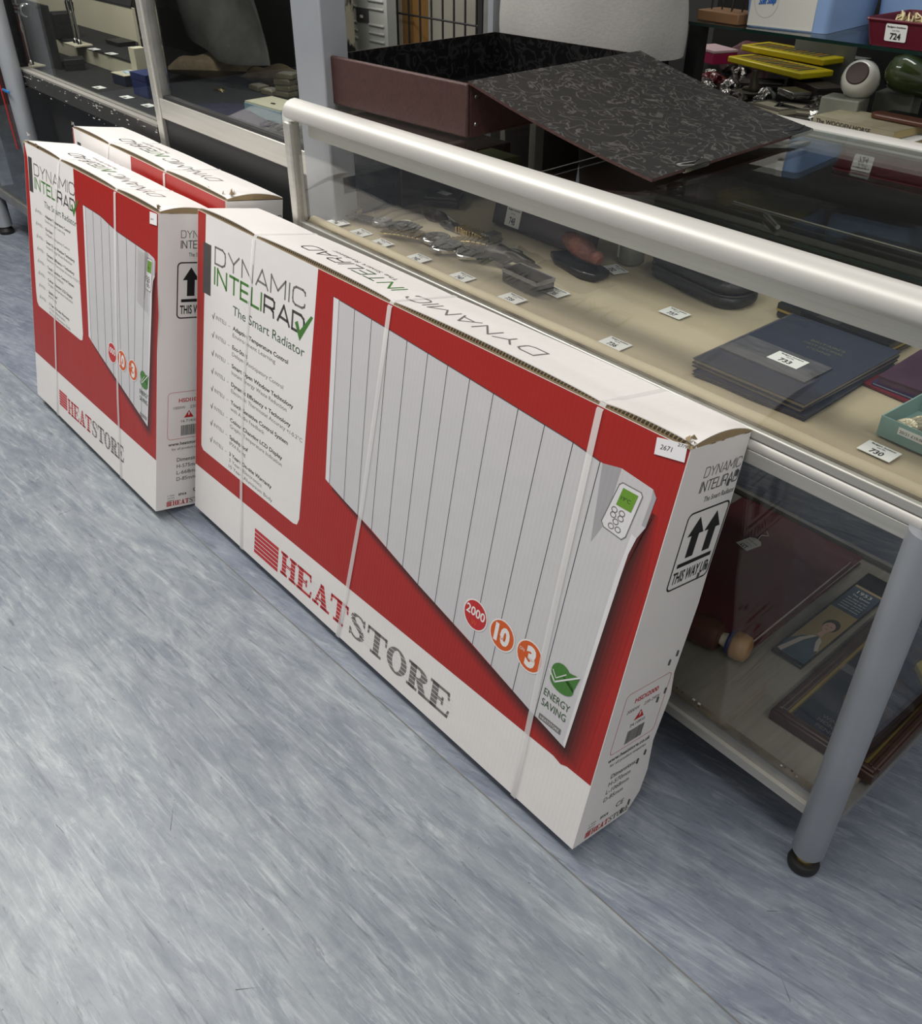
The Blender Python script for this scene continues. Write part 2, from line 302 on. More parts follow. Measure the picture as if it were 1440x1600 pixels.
# slab letters of the maker's logo
def slab(mb, P, s, x, y, h, adv, cols, slope=0.):
    def Q(u_, v_): return P(u_, v_+slope*(u_-x))
    cx = x
    for c, col in zip(s, cols):
        W = adv*.97
        def rect(a, b, c0, d): mb.flat(Q, [(cx+a*W, y+c0*h), (cx+b*W, y+c0*h), (cx+b*W, y+d*h), (cx+a*W, y+d*h)], col)
        def poly(ps): mb.flat(Q, [(cx+a*W, y+b*h) for a, b in ps], col)
        def ring(ps):      # list of (outer, inner) pairs
            for (o0, i0), (o1, i1) in zip(ps, ps[1:]): poly([o0, o1, i1, i0])
        sf = .11
        if c == 'H':
            for a in (.10, .66): rect(a, a+.26, 0, 1); rect(a-.09, a+.35, 0, sf); rect(a-.09, a+.35, 1-sf, 1)
            rect(.3, .7, .44, .56)
        if c == 'E':
            rect(.12, .40, 0, 1); rect(.02, .92, 0, sf); rect(.02, .88, 1-sf, 1); rect(.3, .64, .44, .56); rect(.58, .66, .34, .66)
            poly([(.80, .02), (.92, .02), (.97, .32), (.90, .32)]); poly([(.76, .98), (.88, .98), (.91, .70), (.84, .70)])
        if c == 'A':
            poly([(.10, 0), (.22, 0), (.54, .92), (.44, 1)]); poly([(.56, 0), (.88, 0), (.60, 1), (.40, 1)]); rect(.26, .7, .24, .36); rect(.0, .38, 0, sf); rect(.48, 1.0, 0, sf)
        if c == 'T':
            rect(.36, .64, 0, 1); rect(.22, .78, 0, sf); rect(.02, .98, 1-sf, 1); poly([(.0, 1), (.12, 1), (.07, .66), (.0, .66)]); poly([(.88, 1), (1.0, 1), (1.0, .66), (.93, .66)])
        if c == 'O':
            ps = []
            for i in range(25):
                t = 2*math.pi*i/24; ps.append(((.5+.49*math.cos(t), .5+.52*math.sin(t)), (.5+.22*math.cos(t), .5+.43*math.sin(t))))
            ring(ps)
        if c == 'R':
            rect(.12, .40, 0, 1); rect(.02, .52, 0, sf); rect(.02, .5, 1-sf, 1); ps = []
            for i in range(13):
                t = math.pi/2-math.pi*i/12; ps.append(((.5+.42*math.cos(t), .73+.27*math.sin(t)), (.48+.14*math.cos(t), .73+.17*math.sin(t))))
            rect(.3, .52, .46, .56); ring(ps); poly([(.42, .5), (.72, .5), (.98, 0), (.66, 0)]); rect(.60, 1.04, 0, sf)
        if c == 'S':
            cl = [(.84, .72, .03), (.80, .86, .05), (.66, .96, .05), (.48, .98, .04), (.28, .92, .09), (.22, .76, .12), (.34, .62, .12), (.52, .52, .12), (.70, .42, .12), (.80, .26, .12), (.72, .10, .09), (.52, .02, .04), (.34, .04, .05), (.2, .14, .05), (.14, .3, .03)]
            for (a, b, w0), (c1, d1, w1) in zip(cl, cl[1:]):
                w0 = w0*.95+.008; w1 = w1*.95+.008
                dx, dy = c1-a, d1-b; L = math.hypot(dx, dy); n = (-dy/L, dx/L)
                poly([(a-n[0]*w0, b-n[1]*w0*.8), (c1-n[0]*w1, d1-n[1]*w1*.8), (c1+n[0]*w1, d1+n[1]*w1*.8), (a+n[0]*w0, b+n[1]*w0*.8)])
            poly([(.80, .98), (.88, .98), (.88, .68), (.83, .68)]); poly([(.1, .02), (.18, .02), (.15, .34), (.1, .34)])
        cx += adv
def disc(cx, cy, rx, ry=None, n=24): return [(cx+rx*math.cos(2*math.pi*i/n), cy+(ry or rx)*math.sin(2*math.pi*i/n)) for i in range(n)]
def rrect(x0, y0, x1, y1, r, n=5):
    ps = []
    for cx, cy, a0 in ((x1-r, y1-r, 0), (x0+r, y1-r, 90), (x0+r, y0+r, 180), (x1-r, y0+r, 270)):
        for i in range(n+1): a = R(a0+90*i/n); ps.append((cx+r*math.cos(a), cy+r*math.sin(a)))
    return ps
def frame_line(mb, P, poly, wd, mt):
    stroke(mb, P, poly+[poly[0]], wd, mt)

# ------------------------------------------------------------------ the room
seam = lambda x: -.446+.043*x
fa = MB(); fa.add([(-9, -5, 0), (4, -5, 0), (4, seam(4), 0), (-9, seam(-9), 0)], [(0, 1, 2, 3)], VINYL_A)
fa.add([(-9, seam(-9), 0), (4, seam(4), 0), (4, 6, 0), (-9, 6, 0)], [(0, 1, 2, 3)], VINYL_B)
WELD = mat('seam_weld', (.10, .105, .11), .6, noise=(30, (.17, .165, .15), .2))
fa.add([(-9, seam(-9)-.0012, .0004), (4, seam(4)-.0012, .0004), (4, seam(4)+.0012, .0004), (-9, seam(-9)+.0012, .0004)], [(0, 1, 2, 3)], WELD)
SCUFF = mat('scuff_mark', (.07, .072, .075), .6)
for _ in range(46):
    x = random.uniform(-2.2, .5); y = random.uniform(-1.5, -.1); a = random.uniform(0, 3.1); L = random.uniform(.01, .05); dx, dy = L*math.cos(a), L*math.sin(a); nx, ny = -math.sin(a)*.00035, math.cos(a)*.00035
    fa.add([(x-nx, y-ny, .0006), (x+dx, y+dy, .0006), (x+nx, y+ny, .0006)], [(0, 1, 2)], SCUFF)
struct('floor', fa)
wb = MB(); wb.box(-9, 4, 3.2, 3.3, 0, 2.7, WALLD); struct('wall_back', wb)
wl = MB(); wl.box(-6.1, -6, -5, 3.2, 0, 2.7, WALLD); struct('wall_left', wl)

# ------------------------------------------------------------------ cartons
def axes(O, yaw, t):
    ex = Vector((math.cos(yaw), math.sin(yaw), 0)); n = Vector((-math.sin(yaw), math.cos(yaw), 0)); ez = Vector((0, 0, 1))
    h = math.cos(t)*ez+math.sin(t)*n; d = math.cos(t)*n-math.sin(t)*ez
    M = Matrix.Identity(4)
    for i in range(3): M[i][0], M[i][1], M[i][2] = ex[i], d[i], h[i]
    M.translation = O; return M
def carton(label, x0, y0, yaw, t, L, D, H, spec):
    """x0,y0: right end of the rear bottom edge, which stands on the floor; the front bottom edge is tipped up"""
    ex = Vector((math.cos(yaw), math.sin(yaw), 0)); n = Vector((-math.sin(yaw), math.cos(yaw), 0))
    d = math.cos(t)*n-math.sin(t)*Vector((0, 0, 1)); O = Vector((x0, y0, .0006))-ex*L-d*D
    root = thing('heater_carton', label, 'cardboard box'); root.matrix_world = axes(O, yaw, t)
    big = spec['kind'] == 'long'
    bm = MB()
    # board shell: front, bottom, back, left, right with bowed right end
    prof = spec['bulge']
    st = [0, .02, L*.5, L-.12, L]; am = [0, 0, 0, .5, 1.]
    loops = []
    for u_, a in zip(st, am):
        lp = [(u_, 0, 0), (u_, 0, H*.5), (u_, 0, H-.001)]
        for hh, ddd in prof: lp.append((u_, D+ddd*a, min(hh, 1)*H if hh <= 1 else hh))
        loops.append(lp)
    k = len(loops[0]); vs = [p for lp in loops for p in lp]; fs = []
    for i in range(len(loops)-1):
        for j in range(k): 
            if j == 2: continue          # the top is the flap
            fs.append((i*k+j, i*k+(j+1) % k, (i+1)*k+(j+1) % k, (i+1)*k+j))
    fs.append(tuple(range(k-1, -1, -1))); fs.append(tuple((len(loops)-1)*k+j for j in range(k)))
    bm.add(vs, fs, WHITE)
    lay = lambda q: -.00016*q
    F = lambda q: (lambda u_, v_: (u_, lay(q), v_))
    # --- front artwork
    r0, r1 = spec['redline']
    bm.flat(F(1), [(.001, r0), (L-.001, r1), (L-.001, H-.002), (.001, H-.002)], RED)
    bm.flat(F(2), spec['panel'], WHITE)
    gx0, gy0, gx1, gy1 = spec['greyrect']; bm.flat(F(3), [(gx0, gy0), (gx1, gy0), (gx1, gy1), (gx0, gy1)], DGREY)
    tx, ty, tw, sc, skew = spec['text']
    def S(u_, v_): return F(3)(tx+u_*sc*skew, ty+v_*sc)       # text block frame, metres at the long carton's scale
    def S4(u_, v_): return F(4)(tx+u_*sc*skew, ty+v_*sc)
    thin_word(bm, S, 'DYNAMIC', 0, 0, .030, .305, .0038, [GREYINK]*7, .018)
    thin_word(bm, S, 'INTELIRAD', 0, -.038, .030, .305, .0050, [GREEN]*6+[DGREY]*3, 0)
    bm.flat(S4, [(.276, -.025), (.284, -.020), (.292, -.034), (.322, .000), (.328, -.001), (.293, -.052)], GREEN)
    put_text(bm, S, 'The Smart Radiator', .070, -.076, .0175, DGREEN, .240)
    rows = [('Adaptive Temperature Control', 'Environment Learning', .190, .150), ('Eco-Start', 'Delayed Anticipatory Control', .055, .180), ('Smart Open Window Technology', 'Instant Energy Waste Reduction', .215, .195),
            ('Dynamic Efficiency + Technology', 'Electronic Thermostat Accuracy +/-0.2°C', .210, .250), ('Touch Sensitive Control System', 'with Audio Feedback', .205, .125),
            ('Colour Changing LCD Display', 'Graphic Temperature Indication', .190, .190), ('Splashproof', 'IPX4 Rating', .070, .062), ('3 Years On-site Warranty', '3 Years Electronics', .160, .125)]
    for i, (a, b, wa, wb_) in enumerate(rows):
        yy = -.105-.0372*i
        bm.flat(S, [(-.007, yy+.004), (-.005, yy+.005), (-.0025, yy+.0005), (.002, yy+.011), (.0035, yy+.011), (-.002, yy-.004)], DGREY)
        put_text(bm, S, 'INTELI  –', .008, yy, .0078, GREYINK, .054)
        put_text(bm, S, a, .072, yy, .0080, BLACK, wa, bold=.018); put_text(bm, S, b, .072, yy-.0135, .0078, GREYINK, wb_)
    put_text(bm, S, '10 Years Aluminium Body', .072, -.105-.0372*7-.027, .0078, GREYINK, .165)
    # radiator picture
    tops, bots, tl, bl = spec['tops'], spec['bots'], spec['topline'], spec['botline']
    def lerp(l, x):
        for (x0_, y0_), (x1_, y1_) in zip(l, l[1:]):
            if x <= x1_: return y0_+(y1_-y0_)*(x-x0_)/(x1_-x0_)
        return l[-1][1]
    T_ = [(x, lerp(tl, x)) for x in tops]; B_ = [(x, lerp(bl, x)) for x in bots]
    hd = spec['head']
    # printed soft halo round the picture
    ng = len(GRAD); wb0 = spec.get('halo', .030)
    for i in range(ng):
        a0 = wb0*(i/ng); a1 = wb0*((i+1)/ng)
        xs = [bots[0]+.02, bots[len(bots)//2], bots[-1], hd['br'][0]]
        ys = [lerp(bl, xs[0]), lerp(bl, xs[1]), lerp(bl, xs[2]), hd['br'][1]]
        for q in range(3):
            g0 = min(1, .25+q*.3); g1 = min(1, .55+q*.3)
            bm.flat(F(2), [(xs[q], ys[q]-a1*g0), (xs[q+1], ys[q+1]-a1*g1), (xs[q+1], ys[q+1]-a0*g1), (xs[q], ys[q]-a0*g0)], GRAD[i])
        x_, y_ = hd['br']; ht = hd['neck']; tr = hd['tr']; kk = 1.25
        b0, b1 = a0*kk, a1*kk
        bm.flat(F(2), [(x_, y_-a0), (x_, y_-a1), (x_+b1*.8, y_-a1*.6), (x_+b1, y_+.03), (x_+b0, y_+.03), (x_+b0*.8, y_-a0*.6)], GRAD[i])
        if i == 0: bm.flat(F(2), [ht, hd['curve'][0], hd['curve'][1], hd['curve'][2], (tr[0]+.004, tr[1]-.02)], GRAD[1])
        bm.flat(F(2), [(x_+b0, y_+.03), (x_+b1, y_+.03), (ht[0]+b1, ht[1]), (ht[0]+b0, ht[1])], GRAD[i])
        bm.flat(F(2), [(ht[0]+b0, ht[1]), (ht[0]+b1, ht[1]), (tr[0]+b1*.22, tr[1]-.02), (tr[0]+b0*.22, tr[1]-.02)], GRAD[i])
    bm.flat(F(3), T_+B_[::-1], SLAT)
    bm.flat(F(4), [T_[0], T_[1], B_[1], B_[0]], SLATL)
    stroke(bm, F(4), T_, .0012, LINE)
    for a, b in list(zip(T_, B_))[1:]:
        stroke(bm, F(4), [(a[0], a[1]-.001), b], .0013, LINE)
        stroke(bm, F(4), [(a[0]+.0016, a[1]-.003), (b[0]+.0016, b[1]+.003)], .0010, SLATL)
    # control end
    bm.flat(F(3), [T_[-1], B_[-1], hd['bl'], hd['br'], hd['neck'], hd['curve'][0], hd['curve'][1], hd['curve'][2], hd['tr'], hd['top'], hd['tm'], hd['tlft']], SLAT)
    bm.flat(F(4), [hd['br'], (hd['br'][0]-.004, hd['br'][1]+.006), (hd['neck'][0]-.007, hd['neck'][1]), hd['neck']], SLATL)
    bm.flat(F(4), [hd['neck'], hd['curve'][0], hd['curve'][1], (hd['curve'][1][0]-.008, hd['curve'][1][1]+.002), (hd['neck'][0]-.007, hd['neck'][1])], SLATL)
    bm.flat(F(4), [hd['tlft'], hd['tm'], hd['pm'], hd['pl']], SLATD)
    bm.flat(F(4), [hd['top'], hd['tr'], hd['curve'][2], (hd['curve'][2][0]-.006, hd['curve'][2][1]), (hd['tr'][0]-.006, hd['tr'][1]-.003)], SLATD)
    c = hd['plate']
    bm.flat(F(5), c, SLATL); frame_line(bm, F(6), c, .0012, GREYINK)
    bm.flat(F(7), hd['lcd'], LCD)
    l0 = hd['lcd'][3]; lw = hd['lcd'][2][0]-l0[0]
    put_text(bm, F(8), '19°C', l0[0]+lw*.2, l0[1]+lw*.4, lw*.22, DGREEN, lw*.62)
    bx, by = hd['btn']; bs = hd['bs']
    for i, (a, b) in enumerate([(-.6, 1), (.6, 1), (-.6, .4), (.6, .4), (0, -.2), (-.5, -.9), (.6, -.9)]):
        frame_line(bm, F(7), disc(bx+a*bs*1.0, by+b*bs*1.2, bs*.42, bs*.36, 12), .0010, GREYINK)
    # badges
    for (cx, cy, r), kind in zip(spec['circ'], ('w', '10', '3')):
        bm.flat(F(6), disc(cx, cy, r*1.1, r*1.1), WHITE)
        bm.flat(F(7), disc(cx, cy, r), REDINK if kind == 'w' else ORANGE)
        if kind == 'w':
            put_text(bm, F(8), spec['watt'], cx-r*.85, cy-r*.1, r*.62, WHITE, r*1.7, bold=.02); put_text(bm, F(8), 'W', cx, cy-r*.78, r*.42, ORANGE, r*.5, center=True)
        elif kind == '10': put_text(bm, F(8), '10', cx, cy-r*.55, r*1.15, WHITE, r*1.3, bold=.05, center=True); put_text(bm, F(9), 'YEAR', cx, cy-r*.3, r*.2, ORANGE, r*.7, center=True)
        else: put_text(bm, F(8), '3', cx+r*.1, cy-r*.65, r*1.3, WHITE, r*.8, bold=.06, center=True); put_text(bm, F(8), 'ON', cx-r*.66, cy+r*.05, r*.22, WHITE, r*.4, center=True); put_text(bm, F(8), 'WARRANTY', cx+r*.1, cy-r*.25, r*.18, ORANGE, r*.9, center=True)
    lx, ly, lr = spec['leaf']
    bm.flat(F(6), disc(lx-lr*.15, ly+lr*.25, lr*.72, lr*.72), GREEN); bm.flat(F(7), disc(lx+lr*.05, ly-lr*.3, lr*.9, lr*.58), GREEN); bm.flat(F(7), [(lx, ly+lr*.2), (lx+lr*.4, ly+lr*.75), (lx+lr*1.15, ly+lr*.9), (lx+lr*.9, ly-lr*.3)], GREEN)
    stroke(bm, F(8), [(lx-lr*1.0, ly+lr*.1), (lx-lr*.45, ly-lr*.45), (lx+lr*1.1, ly+lr*.9)], lr*.10, SLATL)
    stroke(bm, F(8), [(lx-lr*.75, ly+lr*.25), (lx-lr*.42, ly-lr*.15), (lx+lr*.2, ly+lr*.5)], lr*.06, SLATL)
    put_text(bm, F(6), 'ENERGY', lx-lr*1.0, ly-lr*1.75, lr*.5, DGREEN, lr*2.0); put_text(bm, F(6), 'SAVING', lx-lr*1.0, ly-lr*2.5, lr*.5, DGREEN, lr*1.9)
    gx, gy, gw = spec['plate']; bm.flat(F(6), [(gx-gw, gy-gw*.22), (gx+gw, gy-gw*.22), (gx+gw, gy+gw*.22), (gx-gw, gy+gw*.22)], GREYINK); put_text(bm, F(7), 'HEATSTORE', gx, gy-gw*.12, gw*.22, SLATL, gw*1.7, center=True)
    # maker's logo along the bottom
    ix0, iy0, iw, ih = spec['icon']; hs = spec['logo']
    for i in range(6): a = iy0+ih*i/6; bm.flat(F(2), [(ix0, a), (ix0+iw, a+.001), (ix0+iw, a+ih/6*.80+.001), (ix0, a+ih/6*.80)], REDINK)
    sl = .012 if big else .03
    slab(bm, F(2), 'HEATSTORE', hs[0], hs[1], hs[2], (hs[3]-hs[0])/9, [REDINK]*4+[GREYINK]*5, sl)
    for i in range(5): a = hs[1]+hs[2]*(i+.9)/6; bm.flat(F(3), [(hs[0]-.002, a), (hs[3]+.002, a+sl*(hs[3]-hs[0])), (hs[3]+.002, a+.0010+sl*(hs[3]-hs[0])), (hs[0]-.002, a+.0010)], WHITE)
    # --- right end artwork
    E_ = lambda q: (lambda d_, v_: (L+.00016*q, d_, v_))
    thin_word(bm, E_(2), 'DYNAMIC', .046, .588, .013, .078, .0013, [GREYINK]*7); thin_word(bm, E_(2), 'INTELIRAD', .046, .568, .014, .081, .0015, [DGREY]*9)
    put_text(bm, E_(2), 'The Smart Radiator', .062, .552, .0075, DGREY, .066)
    bx0, bx1, by0, by1 = .040, .128, .430, .540
    frame_line(bm, E_(2), rrect(bx0, by0, bx1, by1, .008), .0024, BLACK)
    for ax in (.068, .104):
        bm.flat(E_(2), [(ax-.008, .474), (ax+.008, .474), (ax+.008, .506), (ax+.017, .506), (ax, .531), (ax-.017, .506), (ax-.008, .506)], BLACK)
    bm.flat(E_(2), [(.048, .462), (.121, .462), (.121, .468), (.048, .468)], BLACK)
    put_text(bm, E_(2), 'THIS WAY UP', .046, .4385, .017, BLACK, .076, bold=.02)
    frame_line(bm, E_(2), rrect(.024, .166, .124, .272, .008), .0007, REDINK)
    put_text(bm, E_(2), spec['model'], .048, .249, .0085, REDINK, .052, bold=.02); put_text(bm, E_(2), spec['wline'], .036, .234, .0062, GREYINK, .074)
    bm.flat(E_(2), [(.060, .213), (.082, .213), (.071, .229)], REDINK); bm.flat(E_(3), [(.070, .218), (.072, .218), (.0725, .225), (.0695, .225)], WHITE); put_text(bm, E_(2), spec['kg'], .054, .203, .0056, DGREY, .034)
    xx = .054
    for i in range(20):
        wd = random.choice((.0007, .0010, .0016)); bm.flat(E_(2), [(xx, .172), (xx+wd, .172), (xx+wd, .196), (xx, .196)], DGREY); xx += wd+.0009
    put_text(bm, E_(2), 'www.heatstore.co.uk', .026, .151, .0075, BLACK, .095, bold=.015); put_text(bm, E_(2), 'for all product enquiries', .034, .140, .0058, DGREY, .082)
    for i, (s_, wd) in enumerate(zip(['Dimensions:']+spec['dims'], (.058, .050, .052, .044))): put_text(bm, E_(2), s_, .046, .112-.0155*i, .0088, DGREY, wd, bold=.01 if i == 0 else 0)
    put_text(bm, E_(2), 'IPX4', .052, .028, .0055, BLACK, .018, bold=.02); put_text(bm, E_(2), 'CE', .086, .032, .010, BLACK, .018)
    for i in range(3): put_text(bm, E_(2), ('3 YEAR', 'ON SITE', 'WARRANTY')[i], .026, .030-.006*i, .003, DGREEN, .016)
    for i in range(4): bm.flat(E_(2), [(.024, .006+.003*i), (.036, .006+.003*i), (.036, .0082+.003*i), (.024, .0082+.003*i)], REDINK)
    slab(bm, E_(2), 'HEATSTORE', .038, .006, .0115, .0098, [REDINK]*4+[GREYINK]*5, 0)
    body = bm.build('carton_body', root)
    # staples closing the end seam
    for vv in (.575, .44, .30, .235, .12, .02):
        for k_ in (0, 1): stp = MB(); stp.box(L+.0002, L+.0016, D-.006-.014*k_, D-.003-.014*k_, vv-.010*k_, vv+.009-.010*k_, LINE); stp.build('staple', root)
    # --- top flap, bellied up between the straps so its cut fluted edge shows
    su = spec['straps_u']; knots = [0]+su+[L]
    def belly(u_):
        for a, b in zip(knots, knots[1:]):
            if a <= u_ <= b:
                s_ = (u_-a)/(b-a); return .0058*(math.sin(math.pi*s_)**.45 if 0 < s_ < 1 else 0)
        return 0
    def rise(u_, d_):
        e = .0012+.35*belly(u_)+belly(u_)*.65*(1-min(1, d_/(D*.9)))
        if u_ > L-.07: e += (.010*math.sin(math.pi*min(1, d_/D))**.8)*((u_-L+.07)/.07)**2
        return e
    y_in = .0035
    def TP(u_, d_): return (u_, d_, H+rise(u_, d_))
    fl = MB(); nu, nv = 90, 8
    fl.grid(lambda a, b: TP(a*L, y_in+b*(D-y_in)), nu, nv, WHITE)
    def wallstrip(pa, pb, mt):
        fl.add([pa[i] for i in range(len(pa))]+[pb[i] for i in range(len(pb))], [(i, i+1, len(pa)+i+1, len(pa)+i) for i in range(len(pa)-1)], mt)
    us = [L*i/(nu*2) for i in range(nu*2+1)]
    wallstrip([(u_, y_in, H-.003) for u_ in us], [(u_, y_in, H+rise(u_, y_in)-.0007) for u_ in us], KRAFT)
    wallstrip([(u_, y_in-.0003, H+rise(u_, y_in)-.0009) for u_ in us], [(u_, y_in-.0003, H+rise(u_, y_in)+.0003) for u_ in us], WHITE)
    ds = [y_in+(D-y_in)*i/12 for i in range(13)]
    wallstrip([(L, a, H-.002) for a in ds], [(L, a, H+rise(L, a)-.0007) for a in ds], KRAFT)
    wallstrip([(L, a, H+rise(L, a)-.0007) for a in ds], [(L, a, H+rise(L, a)) for a in ds], WHITE)
    wallstrip([(0, a, H-.002) for a in ds], [(0, a, H+rise(0, a)) for a in ds], KRAFT)
    wallstrip([(u_, D, H-.004) for u_ in us], [(u_, D, H+rise(u_, D)) for u_ in us], WHITE)
    # dark flutes in the cut edge
    u_ = .006
    while u_ < L-.012:
        e = rise(u_, y_in)
        if e > .0026:
            a = y_in-.0003; z0, z1 = H+.0004, H+e-.0014
            fl.add([(u_, a, z0), (u_+.0042, a, z0), (u_+.0021, a, z1)], [(0, 1, 2)], KRAFTD)
            fl.add([(u_+.0028, a, z1), (u_+.0056, a, z1), (u_+.0042, a, z0+.0006)], [(0, 1, 2)], KRAFTD)
        u_ += .0058
    # fold creases printed upside down for a reader behind the carton
    def W(u_, d_): return (u_, d_, H+rise(u_, d_)+.0004)
    t0 = spec['toptext']
    def WR(a, b): return W(t0[0]-a, t0[1]-b)
    # reader stands at the back: text runs towards -u, its up is towards the front
    def WR2(a, b): return W(t0[0]-a, t0[1]-b)
    wtot = t0[2]
    def WU(a, b): return W(t0[0]-a, t0[1]-b)
    thin_word(fl, lambda a, b: W(t0[0]-a, t0[1]-b), 'DYNAMIC', 0, 0, .030, wtot*.49, .0030, [GREYINK]*7)
    thin_word(fl, lambda a, b: W(t0[0]-wtot*.54-a, t0[1]-b), 'INTELIRAD', 0, 0, .030, wtot*.46, .0032, [GREEN]*2+[DGREEN]*2+[DGREY]*5)
    put_text(fl, lambda a, b: W(t0[0]-wtot*.54-a, t0[1]-b), 'The Smart Radiator', wtot*.08, -.021, .010, GREYINK, wtot*.32)
    fl.build('top_flap', root, smooth=60)
    for (u_, d_, sz) in spec.get('tears', []):
        tears = MB()
        for _ in range(6):
            a = random.uniform(-1, 1)*sz; b = random.uniform(-.3, 1)*sz; s_ = random.uniform(.25, .6)*sz
            p = Vector((u_+a*.7, d_+b*.5, H+random.uniform(-.3, .6)*sz))
            tears.add([tuple(p), tuple(p+Vector((s_, random.uniform(-s_, s_)*.5, s_*.4))), tuple(p+Vector((s_*.4, random.uniform(-s_, s_)*.4, s_))), tuple(p+Vector((-s_*.4, s_*.4, .2*s_)))], [(0, 1, 2), (0, 2, 3), (0, 1, 3), (1, 2, 3)], random.choice((KRAFT, WHITE, KRAFT)))
        tears.build('torn_corner', root)
    # --- straps round the box
    for pts in spec['straps']:
        sb = MB(); off = .0018; wdt = .0050
        path = [(p[0], -off, p[1]*H) for p in pts]        # down the front
        us0 = pts[0][0]; ue = pts[-1][0]
        path = [(us0, D*.5, H+rise(us0, D*.5)+off), (us0, .004, H+rise(us0, .004)+off)]+path
        path = [(us0, D+off+.001, H*.5), (us0, D+off+.001, H+.002)]+path+[(ue, -off*.5, -off), (ue, D, -off)]
        vs = []; 
        for (a, b, c_) in path: vs += [(a-wdt, b, c_), (a+wdt, b, c_)]
        sb.add(vs, [(2*i, 2*i+1, 2*i+3, 2*i+2) for i in range(len(path)-1)], STRAP)
        sb.build('strapping_band', root, smooth=50)
    # --- price sticker
    if 'sticker' in spec:
        ps = spec['sticker']; sk = MB(); sk.add([(a, -.0016, b) for a, b in ps]+[(a, -.0010, b) for a, b in ps], [(0, 1, 2, 3), (7, 6, 5, 4), (0, 4, 5, 1), (1, 5, 6, 2), (2, 6, 7, 3), (3, 7, 4, 0)], PAPER)
        x0_, y0_ = ps[0]; e = (ps[1][0]-ps[0][0], ps[1][1]-ps[0][1]); sl_ = e[1]/e[0]
        Pk = lambda a, b: (x0_+a+b*.08, -.0018, y0_+b+a*sl_)
        ww = abs(e[0])
        put_text(sk, Pk, spec['stext'][0], ww*.12, .008, .006 if big else .003, DGREY, ww*.38); put_text(sk, Pk, spec['stext'][1], ww*.62, .017 if big else .010, .004 if big else .002, DGREY, ww*.30)
        tag(sk.build('price_sticker', root), 'small white paper sticker with handwritten lot number')
    if 'bag' in spec:
        g = MB(); x0_, y0_, x1_, y1_ = spec['bag']
        g.add([(x0_, -.0022, y0_), (x1_, -.0030, y0_-.01), (x1_, -.0022, y1_), (x0_+.004, -.0030, y1_)], [(0, 1, 2, 3)], PLASTIC); tag(g.build('document_pouch', root), 'torn clear plastic pouch stuck on the front')
    return root
LONG = dict(kind='long', redline=(.104, .124), panel=[(.0255, .170), (.026, .158), (.034, .1505), (.380, .1515), (.393, .155), (.399, .170), (.401, .633), (.032, .633)],
    greyrect=(.024, .484, .054, .580), text=(.069, .551, 0, 1, 1), tops=[.449, .464, .506, .550, .593, .637, .685, .729, .776, .824, .872, .921, .971, 1.017],
    bots=[.469, .481, .526, .567, .607, .650, .694, .735, .779, .825, .871, .915, .964, 1.012], topline=[(.449, .601), (.60, .594), (.73, .587), (.971, .573), (1.02, .567)],
    botline=[(.469, .286), (.487, .281), (.526, .272), (.607, .256), (.733, .224), (.871, .195), (1.012, .161)],
    head=dict(bl=(1.016, .161), br=(1.074, .149), neck=(1.087, .440), curve=[(1.089, .475), (1.094, .500), (1.102, .519)], tr=(1.105, .560), top=(1.098, .568), tm=(1.049, .573), tlft=(1.021, .567), pm=(1.044, .492), pl=(1.032, .462),
              plate=[(1.040, .497), (1.052, .553), (1.056, .557), (1.084, .557), (1.087, .553), (1.079, .494), (1.074, .488), (1.045, .491)], lcd=[(1.0585, .5515), (1.0815, .5515), (1.0775, .527), (1.0545, .527)], btn=(1.060, .508), bs=.0098),
    circ=[(.8665, .246, .0235), (.924, .246, .0235), (.980, .246, .0235)], watt='2000', leaf=(1.042, .248, .024), plate=(1.040, .168, .021), icon=(.250, .018, .088, .057), logo=(.347, .024, .050, .853),
    straps=[[(.204, .99), (.196, .8), (.187, .57), (.187, .4), (.196, .15), (.202, .0)], [(.590, .99), (.586, .8), (.577, .45), (.560, .15), (.547, 0)], [(.999, .99), (1.002, .6), (1.004, .4), (1.008, .15), (1.009, 0)]],
    straps_u=[.204, .590, .999], bulge=[(.999, 0), (.85, .006), (.70, .006), (.60, .010), (.42, .006), (.35, .017), (.22, .010), (.12, .022), (.05, .020), (0, 0)],
    toptext=(.850, .064, .560), sticker=[(1.087, .609), (1.127, .616), (1.125, .637), (1.085, .629)], stext=('2671', '27/9'), model='HSDI2000', wline='2000W    230-240V', kg='24.10KG', dims=['H-570mm', 'L-1068mm', 'D-85mm'],
    tears=[(1.118, .004, .014), (1.124, .0, .010)])
big = carton('long white and red heater carton leaning on the silver glass counter, nearest the camera', -.2191, -.3171, .0187, .1939, 1.13, .125, .634, LONG)
